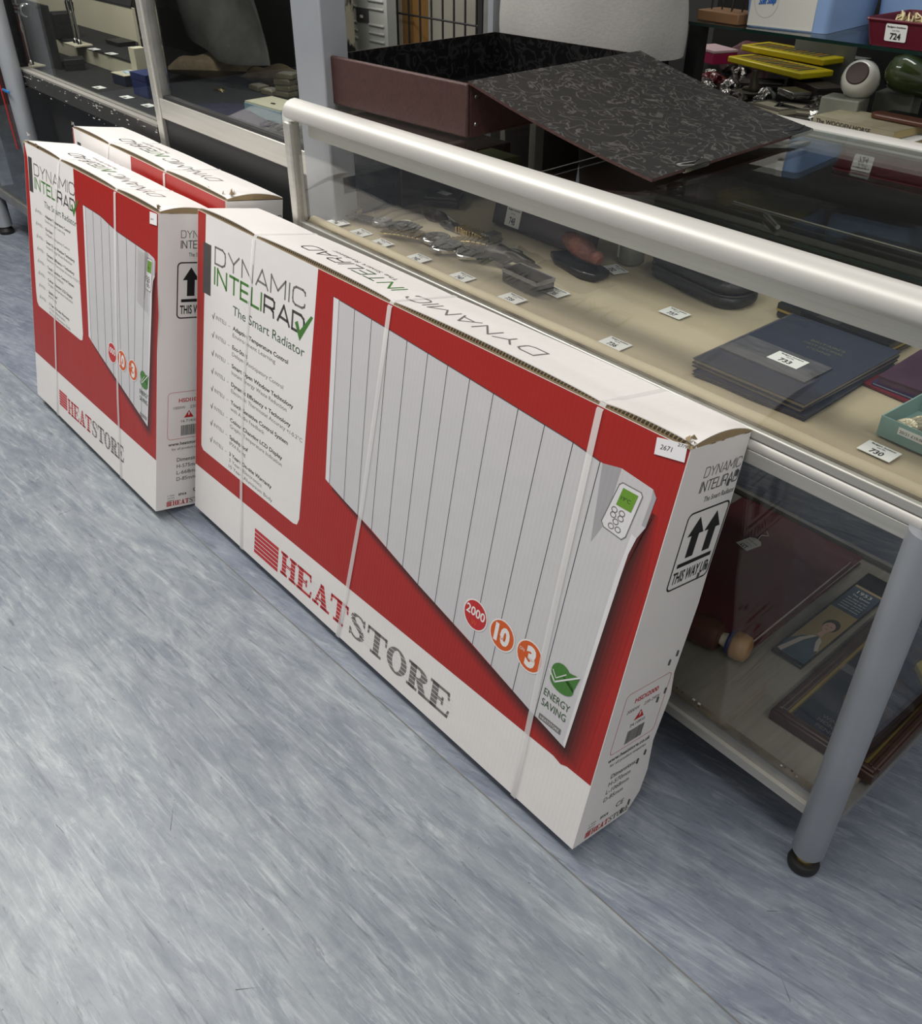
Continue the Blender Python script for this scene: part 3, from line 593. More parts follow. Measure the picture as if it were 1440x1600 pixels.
SHORT = dict(kind='short', redline=(.118, .123), panel=[(.032, .285), (.036, .262), (.046, .2535), (.312, .2535), (.324, .258), (.328, .275), (.301, .633), (.006, .633), (.022, .600)],
    greyrect=(.026, .527, .050, .605), text=(.062, .571, 0, .80, 1.0), tops=[.350, .362, .402, .444, .484, .526, .568, .612, .655],
    bots=[.362, .376, .417, .458, .497, .538, .580, .600, .637], topline=[(.350, .567), (.438, .566), (.514, .554), (.655, .549)],
    botline=[(.362, .280), (.380, .272), (.45, .25), (.538, .224), (.637, .194)],
    head=dict(bl=(.638, .194), br=(.668, .184), neck=(.684, .440), curve=[(.685, .475), (.689, .500), (.698, .512)], tr=(.700, .540), top=(.694, .545), tm=(.668, .549), tlft=(.657, .548), pm=(.656, .470), pl=(.650, .445),
              plate=[(.656, .482), (.664, .536), (.667, .539), (.684, .539), (.687, .535), (.682, .480), (.678, .475), (.659, .476)], lcd=[(.667, .535), (.684, .535), (.681, .512), (.664, .512)], btn=(.668, .492), bs=.0070),
    circ=[(.492, .286, .021), (.543, .286, .021), (.597, .284, .021)], watt='1000', leaf=(.650, .281, .020), plate=(.648, .200, .016), icon=(.161, .034, .050, .042), logo=(.216, .032, .040, .548), halo=.024,
    straps=[[(.222, .99), (.175, .75), (.157, .45), (.15, .2), (.145, .0)], [(.517, .99), (.517, .6), (.520, .3), (.532, 0)]], straps_u=[.222, .517],
    bulge=[(.999, 0), (.6, .004), (.35, .006), (.1, .006), (0, 0)], toptext=(.590, .070, .430), sticker=[(.676, .606), (.706, .609), (.706, .630), (.676, .628)], stext=('2671', ''), model='HSDI1000', wline='1000W    230-240V', kg='16.71KG',
    dims=['H-575mm', 'L-668mm', 'D-85mm'], tears=[(.004, .0, .024), (.70, .004, .014), (.08, .0, .009)], bag=(.62, .44, .672, .545))
sm = carton('shorter white and red heater carton in front, with a torn clear pouch on its picture', -1.3801, -.4218, .0114, .2136, .7096, .118, .6335, SHORT)
B3 = dict(SHORT); B3.pop('bag'); B3.pop('sticker'); B3['tears'] = [(.772, .006, .024), (.70, .004, .012), (.0, .0, .012)]
B3['panel'] = [(.032, .285), (.046, .2535), (.342, .2535), (.355, .262), (.345, .633), (.006, .633)]; B3['toptext'] = (.64, .070, .46)
third = carton('white and red heater carton at the back, squeezed between the shorter one and black cabinet', -1.365, -.247, .0, .155, .785, .125, .634, B3)

# ------------------------------------------------------------------ lot cards
CARDS = []
def lot_card(num, x, y, z, rz, label, tilt=0, size=(.041, .029)):
    mb = MB(); a, b = size[0]/2, size[1]/2
    mb.box(-a, a, -b, b, 0, .0006, CARD); P = lambda u_, v_: (u_, v_, .0008)
    put_text(mb, P, 'Badgers Auctions', 0, b-.0055, .0030, INK, size[0]*.74, bold=.03, center=True)
    put_text(mb, P, 'Lot No.', 0, b-.0105, .0028, INK, size[0]*.26, bold=.02, center=True)
    put_text(mb, P, num, 0, -b+.004, .0095, INK, size[0]*.40, bold=.03, center=True)
    o = mb.build('lot_card'); o.location = (x, y, z); o.rotation_euler = (tilt, 0, rz)
    return tag(o, label, 'label card', 'numbered lot cards')

# ------------------------------------------------------------------ main glass counter
XL, XR, YF, YB = -1.235, .0, -.19, .41
ZS = .608
ct = thing('display_counter', 'silver aluminium and glass shop display counter with beige felt shelf and round leg', 'display counter')
rail = MB()
pr = [(-.006, .805), (-.010, .808), (-.0125, .814), (-.012, .821), (-.009, .827), (-.003, .832), (.005, .835), (.014, .836), (.020, .834), (.023, .829), (.020, .820), (.012, .812), (.004, .805)]
rail.prism([(YF+a, b) for a, b in pr], XL, XR+.12, ALUW, 'x'); rail.build('top_rail', ct, smooth=50)
rb = MB(); rb.prism([(YB+.0, .804), (YB-.004, .815), (YB+.002, .820), (YB+.03, .820), (YB+.036, .812), (YB+.036, .790), (YB+.0, .790)], XL, XR+.12, ALUW, 'x')
rb.box(XL, XR+.12, YB-.060, YB-.014, .796, .802, ALUD); rb.build('rear_rail', ct, smooth=50)
re = MB(); re.box(XL-.006, XL+.014, YF+.02, YB, .795, .811, ALUW); re.build('end_rail', ct, bevel=.006)
st = MB(); st.box(XL+.03, XR+.1, YF+.018, YF+.021, .775, .812, mat('flange_metal', (.74, .73, .66), .5, .1, noise=(8, (.66, .65, .59), .25, (1, 40, 40)))); st.build('inner_flange', ct)
po = MB(); po.box(XL-.008, XL+.012, YF-.012, YF+.012, .585, .80, ALU); po.build('corner_post', ct, bevel=.003)
po = MB(); po.box(XL-.006, XL+.012, YB-.0, YB+.03, .10, .80, ALU); po.build('corner_post', ct, bevel=.003)
po = MB(); po.box(XR+.09, XR+.115, YF-.01, YF+.015, .62, .80, ALU); po.build('corner_post', ct, bevel=.003)
g = MB(); g.box(XL+.012, XR+.1, YF-.003, YF+.001, .6255, .807, GLASS); g.build('front_glass', ct)
g = MB(); g.box(XL+.006, XR+.11, YF+.020, YB-.004, .812, .818, GLASSG); g.build('glass_top', ct)
g = MB(); g.box(XL+.0, XL+.004, YF+.014, YB, .626, .80, GLASS); g.build('end_glass', ct)
# shelf edge rails
sr = MB(); sr.box(XL-.008, XR+.10, YF-.005, YF+.004, .6125, .625, ALU); sr.box(XL, XR+.1, YF+.004, YF+.010, .606, .626, GRIME); sr.build('shelf_rail', ct, bevel=.002)
sr = MB(); sr.prism([(YF-.005, .598), (YF-.0075, .604), (YF-.005, .610), (YF-.002, .6115), (YF+.004, .6115), (YF+.004, .598)], XL-.008, XR-.005, ALUW, 'x'); sr.build('shelf_rail', ct, smooth=60)
sr = MB(); sr.box(XL-.008, XR-.005, YF-.005, YF+.004, .578, .597, ALU); sr.build('shelf_rail', ct, bevel=.0015)
sh = MB(); sh.box(XL, XR+.10, YF+.010, YB, .592, ZS-.001, ALUD); sh.build('shelf_board', ct)
fe = MB()
def feltz(a, b):
    x = XL+.006+a*(XR+.09-XL-.006); y = YF+.026+b*(YB-YF-.03)
    w_ = .0012*math.sin(x*31+y*17)*math.sin(y*23-x*9)+.0008*math.sin(x*57+y*41)
    return (x, y, ZS+.0015+w_)
fe.grid(feltz, 90, 40, FELT); fe.build('felt_lining', ct, smooth=80)
fr = MB(); fr.tube([(XL+.008+(XR+.09-XL)*i/30, YF+.024+.001*math.sin(i*1.7), ZS+.010) for i in range(31)], .0115, FELTR, 10); fr.build('felt_roll_edge', ct, smooth=80)
sp = MB(); sp.box(XL+.02, XR+.1, YB-.006, YB, .60, .80, GLASS); sp.build('sliding_door', ct)
# upper glass shelf inside, towards the back
gs = MB(); gs.box(-.74, XR+.08, .17, .385, .712, .717, GLASSG); gs.box(-.74, XR+.08, .1685, .170, .712, .717, GLEDGE); gs.build('glass_shelf', ct)
gs = MB(); gs.box(-.60, XR+.08, .262, .264, .7175, .7195, CHROME); gs.build('shelf_strip', ct)
# leg, lower shelf, lower panes
for (lx_, ly_, top) in ((XR+.003, YF, .60), (XL+.02, YF+.01, .58), (XR+.003, YB+.01, .60), (XL+.02, YB, .58)):
    lg = MB(); lg.lathe([(.0215, .036), (.0225, .038), (.0225, top)], LEGM, (lx_, ly_, 0), 32); lo = lg.build('leg', ct, smooth=50)
    ft = MB(); ft.lathe([(.017, 0), (.0215, .002), (.0225, .009), (.020, .015), (.012, .017)], RUBBER, (lx_, ly_, 0), 28); ft.lathe([(.012, .015), (.014, .020), (.013, .024), (.014, .037)], GOLD, (lx_, ly_, 0), 24); fo = ft.build('foot', lo, smooth=50)
ls = MB(); ls.box(XL+.03, XR-.012, YF+.010, .355, .112, .1285, LAM); ls.build('lower_shelf', ct)
lr = MB(); lr.box(XL+.03, XR-.014, YF-.008, YF+.002, .104, .121, ALU); lr.box(XL+.03, XR-.014, YF+.002, YF+.010, .100, .135, GRIME); lr.box(XL+.03, XR-.014, YF-.001, YF+.003, .121, .139, ALUD); lr.box(XL+.03, XR-.014, YF+.010, YF+.020, .1285, .134, GRIME); lr.build('lower_rail', ct)
lr = MB(); lr.box(XR+.008, XR+.022, YF+.015, .36, .104, .121, ALUD); lr.box(XR-.004, XR+.008, YF+.010, .36, .112, .131, GRIME); lr.box(XR-.014, XR-.004, YF+.015, .36, .121, .133, CREAM); lr.build('lower_rail', ct)
lr = MB(); lr.box(XL+.03, XR-.014, .355, .365, .104, .139, ALUD); lr.build('lower_rail', ct)
g = MB(); g.box(XL+.03, XR-.016, YF-.003, YF+.0, .139, .579, GLASS); g.build('lower_front_glass', ct)
g = MB(); g.box(XR+.002, XR+.005, YF+.02, YB, .131, .579, GLASS); g.build('lower_end_glass', ct)
g = MB(); g.box(XR-.005, XR+.015, YF+.02, YB, .580, .60, ALU); g.build('end_rail', ct)
# grit in the lower channel belongs to it
pn = MB()
for _ in range(70):
    x = random.uniform(-1.1, -.02); y = YF+.012+random.random()*.007; s_ = random.uniform(.0008, .003)
    pn.box(x, x+s_*1.6, y, y+s_, .134, .134+s_*.6, random.choice((KRAFTD, CARD, KRAFT, KRAFTD)))
tag(pn.build('channel_grit', ct), kind='stuff')

# ---- cards on the felt (z on top of the felt)
ZF = ZS+.0042
for num, x, y, rz, why in [('746', -1.208, -.122, -.06, 'small white lot card lying before the round gold pocket watch'), ('745', -1.130, -.124, -.04, 'small white lot card lying before the bagged steel wristwatch'),
        ('744', -1.060, -.128, 0, 'small white lot card lying before the cream ring'), ('742', -.955, -.124, 0, 'small white lot card lying before the large chrome watches'),
        ('743', -.839, -.123, -.02, 'lot card 743 at the felt edge between the watches and the plastic box'), ('739', -.718, -.121, -.04, 'lot card 739 at the felt edge before the clear plastic box'),
        ('736', -.502, -.121, 0, 'lot card 736 at the felt edge, alone'), ('737', -.517, .031, -.02, 'lot card 737 before the black spectacle case'), ('730', -.107, -.104, -.02, 'lot card 730 before the teal tray of coins'),
        ('735', -.693, -.050, -.05, 'lot card half hidden behind the clear plastic box'), ('752', -.700, .100, -.3, 'lot card behind the red stone carving beside the glass pot'), ('747', -1.09, .045, -.3, 'lot card in the shade beside the little brown box')]:
    lot_card(num, x, y, ZF, rz, why)
# ---- watches
def watch(name, label, x, y, rz, face, case, r, strap, sl=.10, chrono=False, z=ZF):
    t = thing(name, label, 'watch', (x, y, z), rz)
    c = MB(); c.lathe([(r*.8, 0), (r, .002), (r, .007), (r*.9, .0095), (r*.82, .0098)], case, n=30)
    c.tube([(r*.98, 0, .004), (r*1.2, 0, .004)], .0018, case, 8); c.build('case', t, smooth=45)
    d = MB(); d.lathe([(r*.80, .0098), (r*.80, .0102)], face, n=30)
    for i in range(12):
        a = i*math.pi/6; d.box(r*.68*math.cos(a)-.0006, r*.68*math.cos(a)+.0006, r*.68*math.sin(a)-.0006, r*.68*math.sin(a)+.0006, .0102, .0106, case)
    d.box(-.0004, .0004, 0, r*.6, .0103, .0107, INK); d.box(0, r*.4, -.0004, .0004, .0103, .0107, INK)
    if chrono:
        for a, b in ((-.35, .2), (.35, .2), (0, -.4)): d.lathe([(r*.2, .0103), (r*.2, .0106)], case, (a*r, b*r, 0), 16)
    d.build('dial', t)
    if strap:
        for s_ in (1, -1):
            b = MB(); n_ = 9
            for i in range(n_):
                y0 = s_*(r*.92+sl*i/n_); y1 = s_*(r*.92+sl*(i+.86)/n_); wd = r*(.62-.02*i); zz = .004+.006*math.sin(i*.35)*(1 if s_ > 0 else .3)
                b.box(-wd, wd, min(y0, y1), max(y0, y1), zz, zz+.0026, strap)
            b.build('strap', t, bevel=.0008)
    return t
pw = thing('pocket_watch', 'round gold cased pocket watch lying shut at the far left of the felt', 'watch', (-1.232, -.075, ZF))
c = MB(); c.lathe([(.012, 0), (.019, .003), (.0215, .008), (.0215, .012)], GOLD, n=32); c.build('case', pw, smooth=50)
c = MB(); c.lathe([(.0215, .012), (.0195, .0145), (.010, .0155)], mat('grey_face', (.12, .12, .11), .2), n=32); c.build('cover', pw, smooth=50)
watch('wrist_watch', 'small steel wristwatch on a grey strap in a clear bag, left of the ring', -1.145, -.065, R(-70), mat('pale_dial', (.5, .5, .46), .3), STEEL, .020, mat('grey_strap', (.10, .10, .10), .5), .07)
watch('wrist_watch', 'large chrome chronograph watch with three small dials', -1.005, -.045, R(-60), mat('dark_dial', (.06, .06, .06), .2), CHROME, .027, GOLD, .085, True)
watch('wrist_watch', 'large chrome watch with plain dark dial overlapping the chronograph', -.955, -.060, R(-100), mat('dark_dial2', (.04, .045, .05), .15), CHROME, .030, None, 0, z=ZF+.002)
watch('wrist_watch', 'black faced watch on a black strap half under the plastic bag', -.905, -.048, R(-80), BLKG, CHROME, .028, BLKG, .06, z=ZF+.001)
rg = thing('ring_brooch', 'cream oval ring brooch on a small grey card', 'jewellery', (-1.105, -.040, ZF), -.3)
c = MB(); c.box(-.020, .020, -.016, .018, 0, .004, mat('grey_card', (.13, .135, .13), .5)); c.build('backing_card', rg)
c = MB(); c.tube([(.0105*math.cos(a*math.pi/12), .0105*math.sin(a*math.pi/12)*1.15, .0075) for a in range(24)], .0028, mat('cream_enamel', (.62, .60, .50), .3), 8, True); c.build('ring', rg, smooth=80)
# bracelet of gold links behind the watches and a dark comb shaped clip
br = MB()
for i in range(12): br.box(-1.02+.0065*i, -1.0155+.0065*i, .012+.002*math.sin(i), .038, ZF, ZF+.012, GOLD)
tag(br.build('expanding_bracelet', bevel=.001), 'gold expanding link bracelet standing behind the chrome watches', 'jewellery')
br = MB()
for i in range(5): br.box(-.955+.0052*i, -.9515+.0052*i, .02, .050, ZF, ZF+.014, STEEL)
br.box(-.956, -.930, .03, .04, ZF, ZF+.010, STEEL); tag(br.build('ribbed_clip', bevel=.0008), 'dark ribbed metal clip right of the gold bracelet', 'trinket')
# dark strap heaps
def blob(mb, pts, r, mt, n=10): mb.tube(pts, r, mt, n)
def crumple(name, label, cat, cx, cy, z, rx, ry, h, mt, seed, group=None, amp=.35):
    rnd = random.Random(seed); ph = [rnd.uniform(0, 6) for _ in range(8)]
    mb = MB()
    def fn(a, b):
        th = a*2*math.pi; q = b*math.pi/2
        w_ = 1+amp*.4*math.sin(3*th+ph[0]+q*2)+amp*.3*math.sin(5*th+ph[1]-q*3)+amp*.2*math.sin(9*th+ph[2]+q*5)
        return (cx+rx*w_*math.cos(th)*math.cos(q), cy+ry*w_*math.sin(th)*math.cos(q), z+h*(math.sin(q)*(1+amp*.5*math.sin(4*th+ph[3])*math.cos(q))))
    mb.grid(fn, 36, 10, mt); mb.add([fn(i/36, 0) for i in range(36)], [tuple(range(35, -1, -1))], mt)
    return tag(mb.build(name, smooth=70), label, cat, group)
crumple('watch_strap', 'dark brown leather strap curled behind the bagged watches', 'strap', -1.10, .035, ZF, .035, .014, .018, mat('brown_leather', (.035, .016, .008), .45), 3)
crumple('chain_necklace', 'dark chain heaped behind the ring, before the bracelet', 'jewellery', -1.045, .025, ZF, .028, .012, .012, JUNK, 5)
crumple('beaded_necklace', 'dark beads in a clear bag, right of the chrome watches', 'jewellery', -.865, .005, ZF, .060, .016, .014, JUNK, 8, amp=.6)
# clear bags
for i, (x, y, a, b, rz, lb) in enumerate([(-.86, -.02, .075, .045, -.1, 'clear plastic bag lying right of the watches'), (-1.13, -.035, .055, .045, -.5, 'clear plastic bag over the steel wristwatch'), (-.72, .01, .075, .040, -.15, 'clear plastic bag in front of the red carving')]):
    mb = MB(); mb.grid(lambda u_, v_: ((u_-.5)*2*a, (v_-.5)*2*b, .004+.006*math.sin(u_*math.pi)*math.sin(v_*math.pi)+.0016*math.sin(u_*19+v_*11+i)), 24, 14, PLASTIC)
    o = mb.build('plastic_bag', smooth=80); o.location = (x, y, ZF+(.010 if i < 2 else .002)); o.rotation_euler = (0, 0, rz); tag(o, lb, 'bag', 'clear bags on the felt')
# clear plastic box
bxo = thing('plastic_case', 'small clear rectangular plastic box with smoky lid between lot cards 739 and 735', 'box', (-.741, -.066, ZF), -.05)
SMOKE = glass('smoky_plastic', (.50, .50, .50), 1.5, .05)
c = MB(); c.box(-.042, .042, -.019, .019, 0, .001, SMOKE)
for x0_, x1_, y0_, y1_ in ((-.042, .042, -.019, -.018), (-.042, .042, .018, .019), (-.042, -.041, -.018, .018), (.041, .042, -.018, .018)): c.box(x0_, x1_, y0_, y1_, .001, .020, SMOKE)
c.build('tray', bxo)
c = MB(); c.box(-.0425, .0425, -.0195, .0195, .020, .022, SMOKE)
for x0_, x1_, y0_, y1_ in ((-.043, .043, -.020, -.019), (-.043, .043, .019, .020), (-.043, -.042, -.02, .02), (.042, .043, -.02, .02)): c.box(x0_, x1_, y0_, y1_, .016, .0225, mat('case_edge', (.22, .22, .22), .3))
c.build('lid', bxo)
# red carving on dark stand
rc = thing('stone_carving', 'rough red-brown stone carving lying on a dark stand', 'carving', (-.745, .062, ZF), -.25)
c = MB(); c.prism([(-.065, -.022), (-.03, -.034), (.04, -.030), (.068, -.016), (.06, .02), (-.05, .024)], 0, .012, BLKG); c.build('stand', rc, bevel=.003)
c = MB(); c.tube([(-.062, 0, .034), (-.045, .002, .036), (-.02, .0, .034), (0, -.003, .036), (.022, .002, .030), (.040, 0, .028), (.050, -.002, .034), (.060, 0, .028)], [.006, .015, .018, .020, .016, .010, .014, .008], REDST, 10); c.build('figure', rc, sub=1)
# glass pot with label
gp = thing('glass_pot', 'squat grey glass pot with a white oval label beside the carving', 'pot', (-.708, .148, ZF))
c = MB(); c.lathe([(.020, 0), (.023, .003), (.0235, .030), (.021, .045), (.021, .052)], mat('grey_glass', (.16, .16, .14), .15), n=28); c.build('body', gp, smooth=45)
c = MB(); c.M = Matrix.Rotation(R(-45), 4, 'Z'); c.grid(lambda a, b: (.0238*math.sin((a-.5)*.9), -.0238*math.cos((a-.5)*.9), .010+.030*b), 8, 1, CARD); c.M = None; c.build('label', gp)
# black spectacle case
sc_ = thing('spectacle_case', 'black zipped leather spectacle case on the felt behind lot card 737', 'case', (-.555, .148, ZF), -.15)
c = MB(); c.prism(rrect(-.098, -.042, .098, .042, .034, 8), .0, .020, DLEATH); c.build('base', sc_, bevel=.008, seg=3)
c = MB(); c.prism(rrect(-.098, -.042, .098, .042, .034, 8), .0215, .040, DLEATH); c.build('lid', sc_, bevel=.012, seg=4)
c = MB(); c.tube([(a, b, .0208) for a, b in rrect(-.0975, -.0415, .0975, .0415, .034, 8)], .0014, JUNK, 6, True); c.build('zip', sc_)
# pen case
pc = thing('pen_case', 'flat black presentation case with gold trim and gold lettering', 'case', (-.318, .165, ZF), -.05)
c = MB(); c.box(-.092, .092, -.030, .042, 0, .010, BLKG); c.build('base', pc, bevel=.003)
c = MB(); c.box(-.0925, .0925, -.0305, .0425, .010, .0135, GILT); c.build('gold_trim', pc)
c = MB(); c.box(-.092, .092, -.030, .042, .0135, .022, BLKG); put_text(c, lambda a, b: (a, b, .0223), 'Jewel', 0, -.006, .010, GILT, .030, bold=.02, italic=.2, center=True); c.box(-.025, .01, -.030, -.012, .0221, .0223, DLEATH); c.build('lid', pc, bevel=.001)
# stack of navy coin folders, grey sleeve, card
def quadslab(name, pts, z0, z1, mt, edge=None, label=None, cat=None, group=None, extra=None):
    cx = sum(p[0] for p in pts)/4; cy = sum(p[1] for p in pts)/4; t = thing(name, label, cat, (cx, cy, z0), 0, group)
    L_ = [(a-cx, b-cy) for a, b in pts]; h = z1-z0
    c = MB(); c.prism(L_, 0, .0012, mt); c.build('back_cover', t)
    c = MB(); c.prism([(a*.985, b*.985) for a, b in L_], .0012, h-.0012, edge or CARD); c.build('pages', t)
    c = MB(); c.prism(L_, h-.0012, h, mt)
    if extra: extra(c, h)
    c.build('front_cover', t); return t
def rot4(cx, cy, a, b, rz): return [(cx+x*math.cos(rz)-y*math.sin(rz), cy+x*math.sin(rz)+y*math.cos(rz)) for x, y in ((-a, -b), (a, -b), (a, b), (-a, b))]
quadslab('coin_folder', rot4(-.290, .004, .084, .116, .03), ZF, ZF+.006, NAVY, GREYC, 'navy coin folder, bottommost of the stack on the felt', 'folder', 'stack of navy coin folders')
quadslab('coin_folder', rot4(-.294, .010, .084, .116, -.015), ZF+.0062, ZF+.012, NAVY, mat('buff_page', (.26, .23, .17), .8), 'navy coin folder in the middle of the stack on the felt', 'folder', 'stack of navy coin folders')
def folder_print(c, h):
    P = lambda a, b: (a, b, h+.0003)
    for i, (s_, wd) in enumerate([("BRITAIN'S", .052), ('FIRST DECIMAL', .060), ('COINS', .036)]): put_text(c, P, s_, .012, .052-.012*i, .0060, mat('dull_gilt', (.13, .12, .07), .5), wd, center=True)
    c.box(-.084, -.0815, -.116, .116, h, h+.0003, GREYC); stroke(c, P, [(-.05, .116), (-.084, .085)], .001, GREYC); stroke(c, P, [(.05, -.116), (.084, -.085)], .001, GREYC)
quadslab('coin_folder', rot4(-.294, .011, .085, .117, .0), ZF+.0122, ZF+.019, NAVY, mat('buff_page', (.2, .2, .2)), 'navy coin folder on top of the stack with faded title lettering', 'folder', 'stack of navy coin folders', folder_print)
quadslab('coin_card', rot4(-.306, -.025, .066, .032, -.02), ZF+.0194, ZF+.0215, GREYC, GREYC, 'grey shiny striped card sleeve lying on the navy folders', 'card sleeve')
lot_card('733', -.290, -.020, ZF+.0220, -.02, 'lot card 733 on the grey sleeve on top of the navy folders', size=(.046, .030))
# purple wallets
quadslab('coin_wallet', rot4(-.110, .105, .095, .075, -.06), ZF, ZF+.003, mat('red_wallet', (.16, .008, .02), .3), CARD, 'thin red wallet at the bottom under the purple one', 'wallet')
quadslab('coin_wallet', rot4(-.108, .113, .090, .075, .0), ZF+.0032, ZF+.0075, mat('blue_wallet', (.012, .014, .07), .35), CARD, 'dark blue wallet between the red and the purple ones', 'wallet')
def purp_print(c, h):
    c.lathe([(.020, h), (.020, h+.0015), (.017, h+.002)], mat('grey_coin', (.2, .19, .19), .35, .5, bump=(160, .5)), (.015, -.005, 0), 28)
quadslab('coin_wallet', rot4(-.103, .120, .092, .078, .03), ZF+.0077, ZF+.018, PURP, PURP, 'plum purple glossy coin wallet with a round coin set in its cover', 'wallet', None, purp_print)
# teal coin tray
tt = thing('coin_tray', 'small teal card tray half full of old silver coins', 'tray', (-.066, -.026, ZF), -.04)
c = MB(); c.box(-.062, .062, -.047, .047, 0, .0015, TEAL)
for x0_, x1_, y0_, y1_ in ((-.062, .062, -.047, -.0455), (-.062, .062, .0455, .047), (-.062, -.0605, -.0455, .0455), (.0605, .062, -.0455, .0455)): c.box(x0_, x1_, y0_, y1_, .0015, .026, TEAL)
c.build('tray_body', tt)
c = MB(); c.box(-.038, -.004, -.0477, -.0471, .012, .021, CARD); put_text(c, lambda a, b: (a, -.0479, b), '20/21 £10.00', -.036, .0145, .0036, INK, .030); c.build('paper_tag', tt)
k_ = 0
for (x, y, zz, tx_, ty_) in [(-.108, -.050, .010, .5, -.2), (-.100, -.030, .012, .35, -.3), (-.098, -.018, .010, .2, -.25), (-.085, -.010, .008, .1, .1), (-.060, -.045, .005, .1, .15), (-.045, -.02, .006, 0, .1), (-.07, .0, .004, .05, 0), (-.035, -.045, .005, 0, 0)]:
    c = MB(); c.lathe([(.0140, 0), (.0150, .0004), (.0150, .0018), (.0135, .0018), (.0130, .0015), (.006, .0017)], COIN, n=28); o = c.build('coin', smooth=40); o.location = (x, y, ZF+zz); o.rotation_euler = (tx_, ty_, 0)
    k_ += 1; tag(o, 'old silver coin heaped in the teal tray on the felt', 'coin', 'coins in the teal tray')
# back left boxes
gb = thing('olive_box', 'olive green box standing at the far left end of the glass counter', 'box', (-1.16, .255, ZF), 0)
c = MB(); c.box(-.065, .03, -.05, .02, 0, .050, GREENB); c.build('box_body', gb, bevel=.002); c = MB(); c.box(-.067, .032, -.052, .022, .050, .075, GREENB); c.build('lid', gb, bevel=.002)
c = MB(); c.box(-1.228, -1.226+.02, .03, .20, ZF, ZF+.10, WOODD); tag(c.build('dark_plank', bevel=.002), 'dark brown plank standing left of the olive box', 'plank')
tb = thing('brown_trinket_box', 'little dark brown wooden box with a paper note on its lid', 'box', (-1.175, .115, ZF), .6)
c = MB(); c.box(-.038, .038, -.032, .032, 0, .012, WOODD); c.build('box_body', tb, bevel=.002); c = MB(); c.box(-.034, .034, -.028, .028, .012, .019, WOODD); c.build('lid', tb, bevel=.003)
c = MB(); c.M = Matrix.Rotation(-.5, 4, 'Z'); c.box(-.014, .014, -.008, .008, .0192, .0197, CARD); c.M = None; c.build('paper_note', tb)
# maroon album with lot 748
ab = thing('maroon_album', 'dark maroon album standing at the back with lot label 748', 'album', (-.86, .100, ZF), -.02)
c = MB(); c.M = Matrix.Rotation(R(-14), 4, 'X'); c.box(-.16, .095, 0, .022, 0, .110, mat('dark_plum_cover', (.03, .012, .014), .3)); c.M = None; c.build('cover', ab, bevel=.003)
c = MB(); c.M = Matrix.Rotation(R(-14), 4, 'X'); c.box(-.1235, -.084, -.0008, 0, .006, .042, CARD); P = lambda a, b: (a, -.0010, b)
put_text(c, P, 'Badgers Auctions', -.104, .035, .003, INK, .032, bold=.03, center=True); put_text(c, P, 'Lot No.', -.104, .028, .003, INK, .012, center=True); put_text(c, P, '748', -.104, .010, .013, INK, .016, bold=.02, center=True); c.M = None; c.build('label', ab)
# things on inner glass shelf
o = MB(); o.tube([(-.52, .235, .722), (-.47, .195, .722)], .0035, CHROME, 8); tag(o.build('tie_pin'), 'thin chrome pin on the inner glass shelf', 'trinket')

# ------------------------------------------------------------------ lower shelf goods
ZL = .1290
redbits = mat('page_edge', (.55, .52, .44), .8)
def album(label, pts, z0, h, grp):
    cx = sum(p[0] for p in pts)/4; cy = sum(p[1] for p in pts)/4; t = thing('red_folder', label, 'folder', (cx, cy, z0), 0, grp); L_ = [(a-cx, b-cy) for a, b in pts]
    c = MB(); c.prism(L_, 0, .0018, MAROON); c.build('back_cover', t); c = MB(); c.prism(L_, h-.0018, h, MAROON); c.build('front_cover', t, bevel=.0006)
    c = MB(); zz = .0022; k = 0
    while zz < h-.003:
        s_ = .955+.02*random.random(); c.prism([(a*s_, b*s_) for a, b in L_], zz, zz+.0022, (redbits, mat('grey_sheet', (.35, .38, .36), .7), redbits, mat('dark_sheet', (.04, .04, .045), .6))[k % 4]); zz += .0030; k += 1
    c.build('pages', t); return t
album('lower dark red ring folder under the other on the bottom shelf', [(-.486, -.030), (-.240, -.034), (-.244, .336), (-.486, .336)], ZL, .015, 'red folders')
album('dark red stiff folder on top on the bottom shelf with a paper tag', [(-.490, -.040), (-.234, -.044), (-.243, .300), (-.487, .302)], ZL+.0155, .021, 'red folders')
c = MB(); c.prism([(-.020, -.014), (.014, -.014), (.021, -.007), (.021, .007), (.014, .014), (-.020, .014)], 0, .0006, CARD); put_text(c, lambda a, b: (b+.004, a, .0008), '722', 0, -.022, .009, INK, .015, bold=.02, center=True); put_text(c, lambda a, b: (b+.004, a, .0008), 'Lot No', 0, -.008, .003, INK, .012, center=True); put_text(c, lambda a, b: (b+.004, a, .0008), 'Badgers Auctions', 0, .002, .003, INK, .022, center=True)
c.tube([(.018, 0, .001), (.03, .004, .006), (.045, .0, .002), (.05, .010, .004)], .0004, CARD, 5)
o = c.build('string_tag'); o.location = (-.388, .185, ZL+.0370); o.rotation_euler = (0, 0, 1.35); tag(o, 'white shaped paper tag on string lying on the red folder', 'label card')
# wooden knob handle and dark wooden head
kb = thing('wooden_mallet', 'turned wooden mallet with dark barrel head and pale knob with a blue band', 'mallet', (-.30, -.055, ZL+.028), R(12))
c = MB(); c.lathe([(.012, -.03), (.023, -.026), (.0265, .0), (.024, .022), (.016, .026)], WOODR, n=24, axis='x'); c.build('head', kb, smooth=50)
c = MB(); c.lathe([(.010, .026), (.012, .034), (.011, .038)], CREAM, n=20, axis='x'); c.lathe([(.019, .038), (.020, .040), (.020, .043), (.019, .044)], BLUEBOX, n=24, axis='x'); c.build('band', kb, smooth=50)
c = MB(); c.lathe([(.018, .044), (.0225, .048), (.0235, .058), (.021, .070), (.013, .0745)], WOODL, n=28, axis='x'); c.build('knob', kb, smooth=50)
